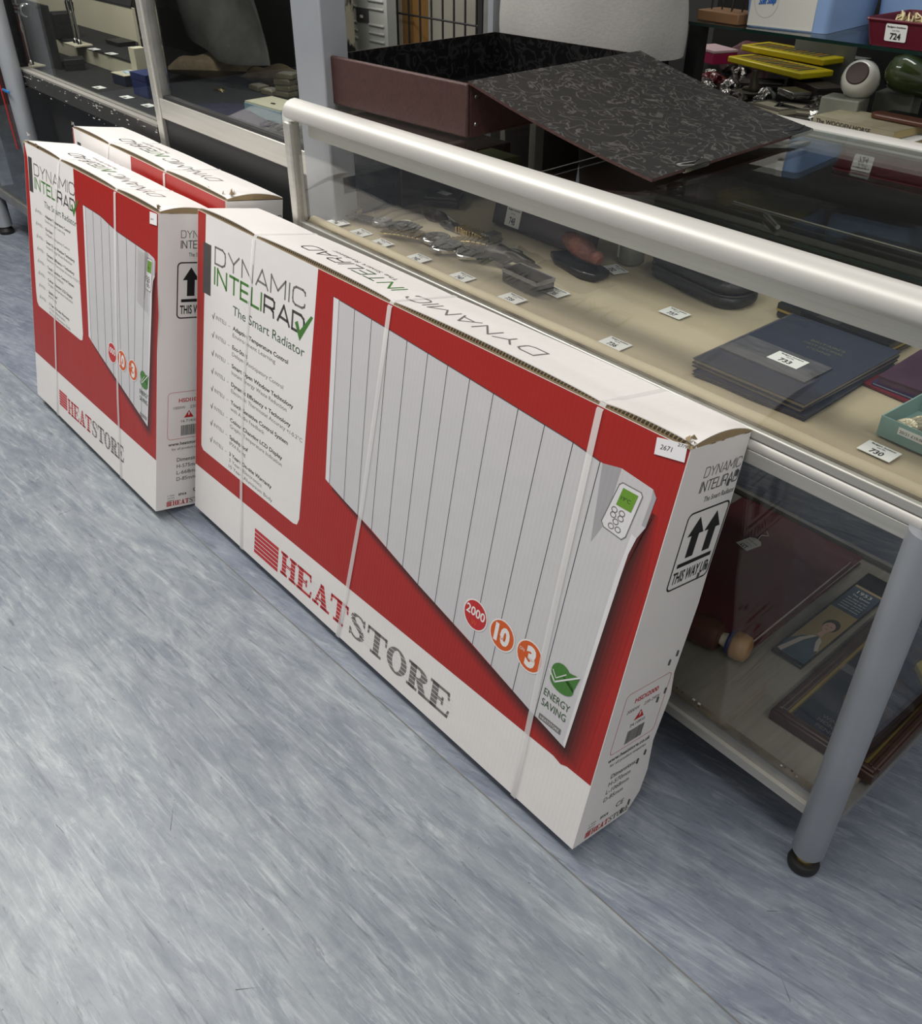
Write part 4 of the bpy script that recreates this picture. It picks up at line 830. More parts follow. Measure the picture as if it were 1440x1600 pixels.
# booklet with portrait
bk = thing('souvenir_booklet', 'narrow dark booklet printed 1953 with a portrait of a woman in blue gown', 'booklet', (-.193, .150, ZL+.001), .0)
c = MB(); c.box(-.026, .030, -.136, .165, 0, .006, BLKG); c.build('cover', bk, bevel=.001)
c = MB(); P = lambda q: (lambda a, b: (a, b, .0061+.0001*q))
OCH = mat('ochre_print', (.30, .23, .10), .5); c.flat(P(0), [(-.022, -.128), (.028, -.128), (.028, .035), (-.022, .035)], OCH); c.flat(P(1), [(-.022, .035), (.028, .035), (.028, .112), (-.022, .112)], mat('steel_blue_print', (.03, .06, .10), .5)); c.flat(P(1), [(-.022, .112), (.028, .112), (.028, .118), (-.022, .118)], mat('tan_stripe', (.40, .30, .16), .5))
GOWN = mat('gown_print', (.05, .09, .12), .5); FACEP = mat('face_print', (.48, .32, .24), .5); HP = mat('hair_print', (.03, .02, .015), .5); FUR = mat('sash_print', (.48, .44, .38), .5)
c.flat(P(1), [(-.022, -.128), (.028, -.128), (.028, -.095), (.022, -.068), (.008, -.052), (-.012, -.070), (-.022, -.09)], GOWN); c.flat(P(2), [(-.022, -.125), (-.012, -.078), (.0, -.056), (.006, -.054), (-.004, -.078), (-.014, -.128)], FUR); c.flat(P(2), [(.010, -.052), (.018, -.060), (.026, -.085), (.022, -.09), (.012, -.068)], FUR)
c.flat(P(2), disc(.008, -.014, .013, .019, 20), HP); c.flat(P(3), disc(.007, -.020, .0095, .0145, 20), FACEP); c.flat(P(2), [(.003, -.05), (.012, -.05), (.011, -.03), (.004, -.03)], FACEP)
c.flat(P(4), disc(.0035, -.018, .0016, .0008, 10), HP); c.flat(P(4), disc(.0105, -.018, .0016, .0008, 10), HP); c.flat(P(4), disc(.007, -.028, .0025, .0008, 10), REDINK)
put_text(c, P(3), '1953', .003, .096, .009, CARD, .026, center=True); put_text(c, P(3), 'The Queen', .003, .086, .005, CARD, .032, center=True)
for i in range(5): put_text(c, P(3), ('the story of her', 'crowning day in', 'pictures and the', 'music of the', 'celebration')[i], .003, .076-.008*i, .0036, CARD, .036, center=True)
c.build('cover_print', bk)
# framed pennies
fp = thing('framed_coin_display', 'dark wood frame with gilt slip holding copper pennies, lettered THE WINDSOR MONARCH PENNIES', 'picture frame', (-.062, .115, ZL+.0012), .02)
def ring4(c, a0, b0, a1, b1, z0, z1, mt):
    for x0_, x1_, y0_, y1_ in ((-a0, a0, -b0, -b1), (-a0, a0, b1, b0), (-a0, -a1, -b1, b1), (a1, a0, -b1, b1)): c.box(x0_, x1_, y0_, y1_, z0, z1, mt)
c = MB(); ring4(c, .082, .225, .064, .207, 0, .018, WOODD); ring4(c, .078, .221, .070, .213, .018, .022, WOODD); c.build('frame', fp, bevel=.002)
c = MB(); ring4(c, .064, .207, .060, .203, .004, .013, GILT); c.build('gilt_slip', fp)
c = MB(); c.box(-.0635, .0635, -.2065, .2065, .002, .005, NAVY); P = lambda a, b: (a, b, .0053); LET = mat('grey_lettering', (.16, .15, .13), .5)
for i, (s_, wd) in enumerate([('THE', .014), ('WINDSOR', .052), ('MONARCH', .056), ('PENNIES', .048)]): put_text(c, P, s_, -.002, -.155-.0115*i, .0072, LET, wd, center=True)
c.build('mount', fp)
c = MB(); c.box(-.0635, .0635, -.2065, .2065, .0115, .0125, GLASSR); c.build('glazing', fp)
for i, (x, y) in enumerate([(-.012, -.105), (-.018, -.055), (.026, -.09), (.02, -.02), (-.02, .01), (.01, .07)]):
    c = MB(); c.lathe([(.0152, .0052), (.0155, .0060), (.0155, .0070), (.014, .0068)], COPPER, (x, y, 0), 26); tag(c.build('mounted_coin', fp, smooth=40))
yb = thing('yellow_packet', 'bright yellow flat packet at the right end of the lower shelf over a dark one', 'box', (.025, .15, 0), 0)
yb.location = (-.012, .130, ZL+.030)
c = MB(); c.prism([(-.028, -.01), (.014, -.05), (.014, .06), (-.02, .06)], 0, .012, YEL); c.build('packet', yb, bevel=.001)

# ------------------------------------------------------------------ box file standing open on the counter
bf = thing('box_file', 'open brown buckram box file with black marbled lining, its lid hanging down onto the glass', 'box file', (-1.0616, .1145, .8202), .055)
# local: x along the spine, y to the back
W2, D2, H2, tk = .1804, .210, .0776, .0035
c = MB()
c.box(-W2, W2, -D2+.004, D2, 0, .004, BROWNB)
for x0_, x1_, y0_, y1_ in ((-W2, -W2+tk, -D2+.004, D2), (W2-tk, W2, -D2+.004, D2), (-W2+tk, W2-tk, D2-tk, D2)): c.box(x0_, x1_, y0_, y1_, .004, H2, BROWNB)
c.build('tray', bf, bevel=.0008)
c = MB(); c.box(-W2, W2, -D2-.004, -D2+.004, -.0, H2+.001, BROWNB); c.build('spine_panel', bf, bevel=.003)
c = MB(); e = tk+.0003
c.box(-W2+e, W2-e, -D2+.0045, D2-e, .0043, .005, MARBD)
for x0_, x1_, y0_, y1_ in ((-W2+e, -W2+e+.0004, -D2+.005, D2-e), (W2-e-.0004, W2-e, -D2+.005, D2-e), (-W2+e, W2-e, D2-e-.0004, D2-e), (-W2+e, W2-e, -D2+.0045, -D2+.005)): c.box(x0_, x1_, y0_, y1_, .005, H2+.0002, MARBD)
c.build('marbled_lining', bf)
# lid hinged on the right edge
LL = .362; ang = math.asin((H2-.004)/LL)
lid = MB(); dx, dz = math.cos(ang), -math.sin(ang)
def LP(a, b, o_=0): # a across lid 0..LL, b -1..1
    sag = -.006*math.sin(math.pi*a/LL)
    return (W2+.001+a*dx+o_*.0, -D2-.002+(b+1)/2*(2*D2+.004), H2+.001+a*dz+sag+o_)
lid.grid(lambda u_, v_: LP(u_*LL, v_*2-1, .004), 20, 10, MARB)
lid.grid(lambda u_, v_: LP(u_*LL, 1-v_*2, 0), 20, 10, BROWNB)
for b in (-1, 1):
    pa = [LP(LL*i/20, b, 0) for i in range(21)]; pb = [LP(LL*i/20, b, .004) for i in range(21)]
    lid.add(pa+pb, [(i, i+1, 22+i, 21+i) for i in range(20)], BROWNB)
for a in (0, LL): lid.add([LP(a, -1, 0), LP(a, 1, 0), LP(a, 1, .004), LP(a, -1, .004)], [(0, 1, 2, 3)], BROWNB)
lo = lid.build('lid', bf, smooth=60)
def clip(b0, b1):
    c = MB(); c.M = None
    def q(a, b, o_): return LP(a, b, o_)
    for zz, s_ in ((.0045, 1), (-.001, -1)):
        pts = [q(LL-.016, b0, zz), q(LL+.002, b0, zz), q(LL+.002, b1, zz), q(LL-.016, b1, zz)]
        pts2 = [(x, y, z+.0012) for x, y, z in pts]; c.add(pts+pts2, [(0, 1, 2, 3), (7, 6, 5, 4), (0, 4, 5, 1), (1, 5, 6, 2), (2, 6, 7, 3), (3, 7, 4, 0)], CHROME)
    c.tube([q(LL-.012, b0, .0062), q(LL-.004, (b0+b1)/2, .0072), q(LL-.012, b1, .0062)], .0012, CHROME, 6)
    pts = [q(LL+.002, b0, -.001), q(LL+.002, b1, -.001), q(LL+.0035, b1, .0055), q(LL+.0035, b0, .0055)]; c.add(pts, [(0, 1, 2, 3)], CHROME)
    return c.build('metal_clip', lo, smooth=40)
clip(-.66, -.38); clip(.66, .96)
c = MB()
for zz in (.018, .058): c.lathe([(.003, W2+.0002), (.0025, W2+.0012)], STEEL, (0, -D2+.016, zz), 14, 'x')
c.build('rivet', bf)

# ------------------------------------------------------------------ cabinets on the left
YC = -.12
cb = thing('glass_cabinet', 'black shop cabinet with brushed aluminium frame and glass front, behind the cartons', 'display cabinet')
x0, x1 = -1.985, -1.215
c = MB(); c.box(x0+.03, x1-.094, YC+.006, YC+.020, .02, .678, BLK); c.build('lower_panel', cb)
c = MB(); c.box(x0+.028, x1-.09, YC, YC+.025, .677, .722, ALU); c.build('lower_rail', cb, bevel=.002)
c = MB(); c.box(x0, x0+.028, YC-.004, YC+.03, 0, 1.4, ALU); c.build('post', cb, bevel=.003)
c = MB(); c.box(x1-.094, x1, YC-.004, YC+.05, 0, 1.4, LEGM); c.build('post', cb, bevel=.003)
c = MB(); c.box(x0, x1, YC, YC+.05, 1.38, 1.42, ALU); c.build('top_rail', cb, bevel=.002)
c = MB(); c.box(x0+.028, x1-.094, YC+.010, YC+.014, .722, 1.38, GLASSR); c.build('front_glass', cb)
c = MB(); c.box(x0+.028, x0+.045, YC+.002, YC+.02, .722, 1.38, ALUD); c.box(x0+.028, x1-.094, YC+.004, YC+.02, .722, .729, BLK); c.build('glazing_bead', cb)
c = MB(); c.prism([(x0+.03, YC+.02), (x1, YC+.02), (x1, .33), (-2.97, .33)], .66, .690, BCLOTH); c.build('shelf', cb)
c = MB(); c.box(-2.97, -2.075, .33, .335, 0, 1.4, BLK); c.box(-2.075, x1, .33, .335, 0, .66, BLK); c.build('carcass', cb)
c1 = thing('black_cabinet', 'black painted cabinet with chipped trim and stepped cream risers, at the far left', 'display cabinet')
x0, x1 = -3.01, -1.987; XA = -4.1
c = MB(); c.box(x0+.14, x1, YC+.03, YC+.045, .02, .61, BLK); c.build('lower_panel', c1)
c = MB(); c.box(x0, x1, YC-.004, YC+.03, .612, .652, CHIP)
for _ in range(90):
    x = random.uniform(x0, x1); z_ = random.choice((.652, .645, .640)) if random.random() < .6 else random.uniform(.60, .65); s_ = random.uniform(.001, .006)
    c.box(x, x+s_*2, YC-.0046, YC-.0038, z_-s_*.4, z_, CHIPW)
c.build('trim_rail', c1)
c = MB(); c.box(x0, x1, YC-.004, YC+.03, .652, .658, mat('worn_edge', (.22, .21, .19), .6)); c.build('worn_edge', c1)
c = MB(); c.box(x0-.02, x0+.02, YC-.004, YC+.03, .60, 1.4, BLKG); c.build('post', c1)
c = MB(); c.box(x1-.03, x1, YC+.01, YC+.03, .658, 1.4, BLKG); c.build('post', c1)
c = MB(); c.box(x0+.02, x1-.03, YC+.012, YC+.016, .658, 1.4, GLASSR); c.build('front_glass', c1)
c = MB(); c.prism([(x0, YC+.016), (x1, YC+.016), (x1-.02, YC+.03), (-3.75, .62), (-4.6, .62), (-3.6, .06), (x0, .06)], .62, .640, BCLOTH); c.build('shelf', c1)
for i, (ya, yb_, xe, zb) in enumerate([(.12, .29, -2.62, .684), (.29, .47, -3.02, .79), (.47, .62, -3.45, .86)]):
    c = MB(); c.box(XA, xe, ya, ya+.01, .640, zb, CREAM); c.build('riser', c1)
    c = MB(); c.prism([(XA, ya-.002), (xe, ya-.002), (xe-.40, yb_), (XA, yb_)], zb, zb+.006, BCLOTH); c.build('step', c1)
c = MB(); c.box(-4.7, -3.7, .62, .64, 0, 1.4, BLK); c.prism([(x1+.0, YC+.045), (x1+.008, YC+.045), (-3.74, .635), (-3.75, .635)], 0, 1.4, BLKG); c.build('carcass', c1)
c = MB(); c.box(-2.60, -2.56, .085, .12, .640, .74, CREAM); c.build('end_riser', c1)
area('cabinet_strip_light', (-2.5, .05, 1.36), .9, .05, 5)
ZD = .6405
def U(px, py, z):   # point of the plane at height z seen at the photograph's (px, py), used to read off positions
    d = rt*((px-720)/1395.4)+up*(-(py-800)/1395.4)+fw; C = cam.matrix_world.translation; q = C+d*((z-C.z)/d.z); return q.x, q.y
def box_thing(name, label, cat, x, y, z, rz, a, b, h, mt, lidm=None, lh=.3, group=None):
    t = thing(name, label, cat, (x, y, z), rz, group); c = MB(); c.box(-a, a, -b, b, 0, h*(1-lh), mt); c.build('box_body', t, bevel=.001)
    c = MB(); c.box(-a-.001, a+.001, -b-.001, b+.001, h*(1-lh), h, lidm or mt); c.build('lid', t, bevel=.001); return t
for i, (px, py, z_, why) in enumerate([(155, 137, ZD, 'blank white card on the black cloth nearest the chipped trim'), (198, 152, ZD, 'white card on black cloth below the royal blue box'), (232, 165, ZD, 'white card by the cabinet divider on the lowest cloth'), (147, 77, .6905, 'left white card on the middle step'), (174, 84, .6905, 'right white card on the middle step')]):
    x, y = U(px, py, z_); c = MB(); c.box(-.022, .022, -.013, .013, 0, .0008, CARD); c.box(-.006, .012, -.010, -.004, .0008, .0010, INK); o = c.build('price_card'); o.location = (x, y, z_); o.rotation_euler = (0, 0, .05); tag(o, why, 'label card', 'cards in the black cabinet')
x, y = U(192, 132, ZD); box_thing('jewellery_box', 'open dark jewellery box lined in cream on the lowest cloth', 'box', x, y+.02, ZD, .05, .042, .03, .030, NAVY, mat('cream_satin', (.50, .48, .36), .5), .1)
crumple('blue_gem_cluster', 'pale blue glittering jewellery lying on the cream lined box', 'jewellery', x, y+.02, ZD+.030, .018, .010, .006, mat('pale_blue_gem', (.4, .5, .58), .2), 12)
x, y = U(226, 150, ZD); box_thing('blue_jewel_box', 'royal blue card box beside the cabinet divider', 'box', x+.0, y+.025, ZD, .05, .045, .035, .060, BLUEBOX)
x, y = U(113, 108, ZD); box_thing('black_ring_case', 'squat black leather ring case with a rounded lid on the lowest cloth', 'case', x, y+.01, ZD, -.3, .035, .03, .032, DLEATH, None, .5)
x, y = U(180, 70, .6905); box_thing('flat_black_case', 'flat black case on the middle step near the divider', 'case', x, y+.02, .6905, 0, .05, .03, .012, DLEATH)
x, y = U(92, 60, .6905); box_thing('tall_black_case', 'black tall case on the left of the middle step', 'case', x-.02, y+.03, .6905, -.2, .04, .03, .075, DLEATH, None, .4)
# jewellery stand of chromed tubes
js = thing('jewellery_stand', 'chromed tube jewellery stand with a padded arm and base plate', 'stand', (*U(122, 70, .6905), .6905))
c = MB(); c.box(-.05, .05, -.03, .03, 0, .004, CREAM); c.build('base', js)
for s_ in (-.018, .018):
    c = MB(); c.tube([(s_, 0, .004), (s_, 0, .20)], .0045, CHROME, 10); c.lathe([(.008, .004), (.007, .016), (.005, .018)], CHROME, (s_, 0, 0), 14); c.lathe([(.007, .10), (.007, .125)], CHROME, (s_, 0, 0), 14); c.build('upright', js, smooth=50)
c = MB(); c.tube([(-.03, 0, .165), (.07, .0, .165)], .014, CHROME, 14); c.lathe([(.018, .06), (.020, .064), (.020, .082), (.017, .086)], CHROME, (0, 0, .165), 18, 'x'); c.build('cross_bar', js, smooth=50)
js2 = dup(js, (*U(46, 100, .645), .6405), .1, 'chromed tube jewellery stand at the extreme left on the lowest cloth')
for px, py, rz, lb in ((140, 45, -.15, 'white folded display easel left of the other, upper step'), (195, 62, -.15, 'white folded display easel beside the divider, upper step')):
    x, y = U(px, py, .6905); t = thing('display_easel', lb, 'stand', (x, y+.05, .6905), rz); c = MB(); c.M = Matrix.Rotation(R(-18), 4, 'X'); c.box(-.02, .02, 0, .003, 0, .09, mat('grey_card_stand', (.33, .34, .32), .5)); c.M = None; c.build('back', t)
    c = MB(); c.box(-.02, .02, -.02, .002, 0, .008, CARD); c.build('ledge', t)
crumple('gold_chains', 'gold chains heaped on the top step near the divider', 'jewellery', -2.13, .42, .806, .05, .03, .025, GOLD, 9)
crumple('silver_chains', 'silver chains heaped on the top step left of the gold ones', 'jewellery', -2.30, .44, .806, .06, .03, .02, SILVERY, 19)
# inside the glass cabinet
ZG = .6905
def cushion(label, px, py, a, b, h, rz):
    x, y = U(px, py, ZG); c = MB()
    def fn(u_, v_, s_):
        p, q = u_*2-1, v_*2-1; e = (max(0, 1-abs(p)**2.5)*max(0, 1-abs(q)**2.5))**.5; pinch = 1-.10*(1-abs(p)**2)*abs(q)-.10*(1-abs(q)**2)*abs(p)
        return (a*p*pinch, b*q*pinch, h/2+s_*h/2*e+.006*e*math.sin(5*p+3*q))
    c.grid(lambda u_, v_: fn(u_, v_, 1), 20, 16, HESS); c.grid(lambda u_, v_: fn(1-u_, v_, -1), 20, 16, HESS)
    o = c.build('hessian_cushion', smooth=80); o.location = (x, y, ZG); o.rotation_euler = (0, 0, rz); return tag(o, label, 'cushion', 'cushions in the glass cabinet')
cushion('larger rough brown hessian cushion in the glass cabinet', 335, 122, .120, .070, .060, .75)
cushion('smaller rough brown hessian cushion behind the coin cases', 432, 132, .085, .045, .045, .6)
pb = thing('pale_blue_box', 'pale blue card box with cream inlay near the cabinet glass', 'box', (*U(410, 186, ZG), ZG), .06); pb.location.y += .035
c = MB(); c.box(-.075, .075, -.035, .045, 0, .026, LBLUE); c.build('box_body', pb, bevel=.001); c = MB(); c.box(-.073, .073, -.033, .043, .0262, .030, mat('cream_inlay', (.55, .54, .40), .6)); c.box(0, .012, -.01, -.004, .0301, .032, INK); c.build('inlay', pb)
crumple('tissue_paper', 'crumpled white tissue paper beside the pale blue box', 'paper', *U(455, 172, ZG+.03), ZG+.0, .022, .02, .045, CARD, 31)
for i, (px, py, zz) in enumerate([(405, 140, 0), (425, 147, 0), (448, 146, 0), (449, 138, .014), (448, 131, .028), (452, 125, .042)]):
    x, y = U(px, py, ZG); t = thing('coin_case', ['gilt edged coin case alone at the left', 'gilt edged coin case second from the left', 'gilt edged coin case, bottommost of the pile by the post', 'gilt edged coin case second from bottom of the pile', 'gilt edged coin case third from bottom of the pile', 'gilt edged coin case, topmost of the pile by the post'][i], 'case', (*U(px, 150 if i > 1 else py, ZG), ZG+zz), .1*i, 'coin cases in the glass cabinet')
    c = MB(); c.box(-.024, .024, -.018, .018, 0, .012, mat('gilt_case', (.30, .26, .16), .35, .4)); c.build('case_body', t, bevel=.002); c = MB(); c.box(-.018, .018, -.013, .013, .012, .0135, mat('pale_window', (.5, .5, .45), .2)); c.build('window', t)
crumple('gold_brooch', 'small gold brooch lying alone on the dark cloth', 'jewellery', *U(343, 141, ZG), ZG, .022, .012, .006, GOLD, 44)
crumple('navy_cloth', 'dark navy cloth spread along the front of the glass cabinet', 'cloth', -1.83, .0, ZG, .14, .07, .012, mat('navy_velvet', (.008, .008, .035), .9), 45)
crumple('loose_cutlery', 'tangled silver trinkets at the cabinet corner by the post', 'jewellery', -1.38, -.06, ZG, .05, .03, .014, SILVERY, 46)
fl = MB()
def flz(u_, v_): return (-1.93+.66*u_, .20+.03*math.sin(9*u_), .90+.40*v_+.035*math.sin(7*u_+1)*(1-v_)-.0)
fl.grid(lambda u_, v_: (-2.86+.98*u_, .285-.16*u_+.03*math.sin(8*u_+5*v_)+.012*math.sin(23*u_), .795+.035*math.sin(5.5*u_+.5)+v_*(.45)), 40, 16, DRAPE, .01)
tag(fl.build('grey_drape', smooth=80), 'crumpled grey drape standing in for a blurred grey area in the upper part of the glass cabinet', 'cloth')  # stand-in drape filling the blurred grey area behind the upper glass

# ------------------------------------------------------------------ far left counter
fc = thing('far_counter', 'second glass counter with grey tube legs and dark goods, at the left edge', 'display counter')
for x, y in ((-2.955, -.155), (-3.56, -.16)):
    c = MB(); c.lathe([(.028, .03), (.028, .86)], LEGM, (x, y, 0), 24); l_ = c.build('leg', fc, smooth=50); c = MB(); c.lathe([(.026, 0), (.029, .012), (.02, .03)], RUBBER, (x, y, 0), 24); c.build('foot', l_)
c = MB(); c.box(-3.56, -2.96, -.165, -.15, .155, .19, ALUD); c.build('lower_rail', fc, bevel=.002); c = MB(); c.box(-3.56, -2.96, -.15, .0, .16, .175, BLK); c.build('lower_shelf', fc)
c = MB(); c.box(-3.56, -2.985, -.158, -.154, .19, .82, GLASSR); c.build('front_glass', fc); c = MB(); c.box(-3.58, -2.93, -.18, -.14, .82, .86, ALU); c.build('top_rail', fc, bevel=.006)
c = MB(); c.box(-3.9, -2.975, .0, .008, .0, .82, BLK); c.build('carcass', fc)
c = MB(); c.box(-2.985, -2.925, -.189, -.184, .60, .606, BLUETAPE); c.build('blue_tape', fc)
c = MB(); c.box(-3.10, -3.096, -.163, -.160, .40, .82, REDP); c.build('red_edging', fc)
c = MB(); c.M = Matrix.Translation((-3.16, -.12, .176)) @ Matrix.Rotation(R(-25), 4, 'X'); c.box(-.10, .10, 0, .004, 0, .14, CARD); c.M = None; tag(c.build('white_booklet'), 'white booklet leaning inside the far left counter', 'booklet')

# ------------------------------------------------------------------ behind the counter
def yplane(px, py, Y):
    d = rt*((px-720)/1395.4)+up*(-(py-800)/1395.4)+fw; C = cam.matrix_world.translation; q = C+d*((Y-C.y)/d.y); return q.x, q.z
# peeling black post
xa, _ = yplane(500, 0, .34); xb, _ = yplane(531, 0, .34)
PEEL = mat('peeling_black_paint', (.008, .008, .008), .5, noise=(13, (.42, .39, .29), .035, (2.2, 2.2, 1)))
c = MB(); c.box(xa, xb, .34, .38, 0, 2.2, PEEL); tag(c.build('peeling_post', bevel=.004), 'black post with paint peeling to cream, behind the box file', 'post')
# moulded white heater panel
Yh = .42; xa, _ = yplane(530, 0, Yh); xb, _ = yplane(603, 0, Yh); zt = 1.25
hp = thing('moulded_panel', 'pale grey ribbed plastic panel with a dark square window, behind the counter', 'panel', (0, 0, 0))
c = MB(); c.box(xa, xb, Yh, Yh+.03, 0, zt, HEATER)
zz = .45; k = 0
mid = (xa+xb)/2; hw = (xb-xa)/2
while zz < 1.22:
    if k % 4 != 3:
        for s_ in ((-.88, .88),) if zz < .805 else ((-.88, -.25), (.25, .88)): c.tube([(mid+hw*s_[0], Yh-.001, zz), (mid+hw*s_[1], Yh-.001, zz)], .0035, HEATER, 6)
    zz += .018; k += 1
c.build('panel_body', hp, bevel=.004)
_, z0 = yplane(565, 34, Yh); _, z1 = yplane(565, 12, Yh)
c = MB(); c.box(mid-hw*.24, mid+hw*.26, Yh-.003, Yh, z0, z1, mat('dark_window', (.07, .07, .068), .4)); c.box(mid-.006, mid+.004, Yh-.005, Yh-.003, (z0+z1)/2-.006, (z0+z1)/2, CARD); c.build('window', hp)
# posts and wire grid in front of a pale board
Yg = .50
def xcol(px, Y=Yg): return yplane(px, 30, Y)[0]
c = MB(); c.box(xcol(598), xcol(618), Yg+.02, Yg+.06, 0, 2.2, mat('cream_door_edge', (.50, .47, .38), .6)); tag(c.build('cream_upright', bevel=.003), 'cream painted upright left of the orange wooden one', 'post')
c = MB(); c.box(xcol(618), xcol(636), Yg+.02, Yg+.07, 0, 2.2, PINE); tag(c.build('wooden_upright', bevel=.003), 'orange brown wooden upright beside the wire grid', 'post')
c = MB(); c.box(-2.50, xcol(790, Yg+.30)+.02, Yg+.30, Yg+.32, 0, 2.2, WALLW); tag(c.build('pale_board'), 'tall off-white board behind the black wire grid', 'board')
wg = thing('wire_grid', 'black wire mesh display grid in front of an off-white board', 'wire grid')
c = MB(); px = 622
for i in range(9):
    x = xcol(621+i*17.6); c.tube([(x, Yg, .4), (x, Yg, 2.0)], .0026, BLK, 6)
zr = yplane(680, 30, Yg)[1]
for k in range(-2, 6): c.tube([(xcol(618), Yg, zr+.12*k), (xcol(752), Yg, zr+.12*k)], .0026, BLK, 6)
c.build('mesh_wires', wg)
c = MB(); c.box(xcol(751), xcol(758), Yg-.01, Yg+.02, 0, 2.1, BLK); c.build('frame_post', wg)
c = MB(); c.box(xcol(760), xcol(768), Yg-.01, Yg+.02, 0, 2.1, ALUD); tag(c.build('grey_upright'), 'grey metal upright beside the black grid post', 'post')
c = MB(); c.box(xcol(768), xcol(776), Yg-.012, Yg+.02, 0, 2.1, LEGM); tag(c.build('pale_metal_upright'), 'paler metal upright close to the person in grey', 'post')

# back shelving unit
bu = thing('back_shelving', 'dark shelving behind the counter with a glass shelf over a crowded black shelf', 'shelving', (0, 0, 0))
c = MB(); c.box(-1.45, .4, .86, 1.32, .715, .740, BLKG); c.box(-1.05, .4, .70, .86, .715, .740, BLKG); c.build('shelf', bu); c = MB(); c.box(-1.075, .4, .70, 1.30, .899, .905, GLASSG); c.box(-1.075, .4, .6985, .70, .899, .905, GLEDGE); c.build('glass_shelf', bu)
c = MB(); c.box(-1.45, .4, 1.32, 1.34, 0, 1.6, BLK); c.build('back_panel', bu); c = MB(); c.box(-1.45, -1.42, .86, 1.32, 0, .715, BLK); c.box(.36, .40, .70, 1.32, 0, .715, BLK); c.build('side', bu)
c = MB(); c.box(-1.09, -1.06, .73, .76, .74, .899, BLK); c.build('bracket', bu)
ZT = .9055; ZB = .7405
# wooden block with brushes
t = thing('brush_block', 'tan wooden block holding upright slim brushes, on the glass shelf left of the tub', 'stand', (-1.035, .745, ZT), -.08); c = MB(); c.box(-.035, .075, -.020, .05, 0, .020, TAN); c.build('block', t, bevel=.002)
for i in range(6):
    c = MB(); x = -.020+.018*i; y = .005+.012*(i % 3); c.tube([(x, y, .02), (x+.002, y, .06), (x, y, .085)], [.0016, .0028, .0035], JUNK, 8); c.tube([(x, y, .085), (x, y, .12)], [.0035, .001], BRONZE, 8); c.build('brush', t, smooth=60)
def tub(label, x, y, rz, a, b, h, m1, m2, rim):
    t = thing('storage_tub', label, 'tub', (x, y, ZT), rz); c = MB()
    P0 = rrect(-a*.94, -b*.94, a*.94, b*.94, .014); P1 = rrect(-a, -b, a, b, .014); n_ = len(P0)
    c.add([(p[0], p[1], 0) for p in P0]+[(p[0], p[1], h) for p in P1]+[(p[0]*.97, p[1]*.97, h) for p in P1]+[(p[0]*.96, p[1]*.96, .003) for p in P0], [tuple(range(n_-1, -1, -1))]+[(i, (i+1) % n_, (i+1) % n_+n_, i+n_) for i in range(n_)]+[(i+n_, (i+1) % n_+n_, (i+1) % n_+2*n_, i+2*n_) for i in range(n_)]+[(i+2*n_, (i+1) % n_+2*n_, (i+1) % n_+3*n_, i+3*n_) for i in range(n_)]+[tuple(range(3*n_, 4*n_))], m1)
    c.build('tub_body', t, smooth=50); return t
t = tub('lilac blue plastic tub with a cream front panel lettered in blue', -.880, .855, .12, .093, .12, .085, LILAC, OFFW, None)
c = MB(); P = lambda q: (lambda a, b: (a, -.1195+ -.0*b-.0006*q+.006*(1-b/.085)+0, b))
c.flat(P(1), [(-.082, .002), (.058, .002), (.060, .085), (-.076, .085)], OFFW)
frame_line(c, P(2), disc(-.046, .050, .026, .032, 30), .0006, mat('faint_line', (.4, .42, .45), .6)); c.flat(P(2), [(-.060, .058), (-.026, .060), (-.026, .080), (-.060, .078)], CARD); put_text(c, P(3), '700', -.052, .0605, .010, INK, .016, bold=.02)
put_text(c, P(3), 'Soft Soap', -.062, .041, .010, BLUEINK, .036, bold=.05, slope=.12, italic=.25); c.build('printed_front', t)
c = MB(); c.box(.045, .060, -.1235, -.121, .066, .085, CARD); c.build('tag', t)
tub('plain pale blue plastic tub right behind the lettered one', -.700, 1.06, .12, .10, .12, .10, LILAC, OFFW, None)
t = thing('plum_tray', 'plum red plastic tray of tassels with lot label 724', 'tray', (-.560, .780, ZT), .02); c = MB()
a, b, h = .115, .085, .042
P0 = rrect(-a*.92, -b*.9, a*.92, b*.9, .012); P1 = rrect(-a, -b, a, b, .012); n_ = len(P0)
c.add([(p[0], p[1], 0) for p in P0]+[(p[0], p[1], h) for p in P1]+[(p[0]*.96, p[1]*.95, h) for p in P1]+[(p[0]*.95, p[1]*.95, .003) for p in P0], [tuple(range(n_-1, -1, -1))]+[(i, (i+1) % n_, (i+1) % n_+n_, i+n_) for i in range(n_)]+[(i+n_, (i+1) % n_+n_, (i+1) % n_+2*n_, i+2*n_) for i in range(n_)]+[(i+2*n_, (i+1) % n_+2*n_, (i+1) % n_+3*n_, i+3*n_) for i in range(n_)]+[tuple(range(3*n_, 4*n_))], PLUM)
c.tube([(p[0], p[1], h) for p in P1], .0028, PLUM, 6, True); c.build('tray_body', t, smooth=50)
c = MB(); P = lambda a_, b_: (a_, -.0775-.0085*b_/.042-.0012, b_); c.flat(lambda a_, b_: (a_, P(a_, b_)[1]+.0004, b_), rrect(-.074, .010, -.034, .038, .003), CARD); put_text(c, P, 'Badgers Auctions', -.054, .032, .0028, INK, .034, bold=.03, center=True); put_text(c, P, 'Lot No.', -.054, .0265, .0026, INK, .014, center=True); put_text(c, P, '724', -.054, .0135, .010, INK, .020, bold=.03, center=True); c.build('label', t)
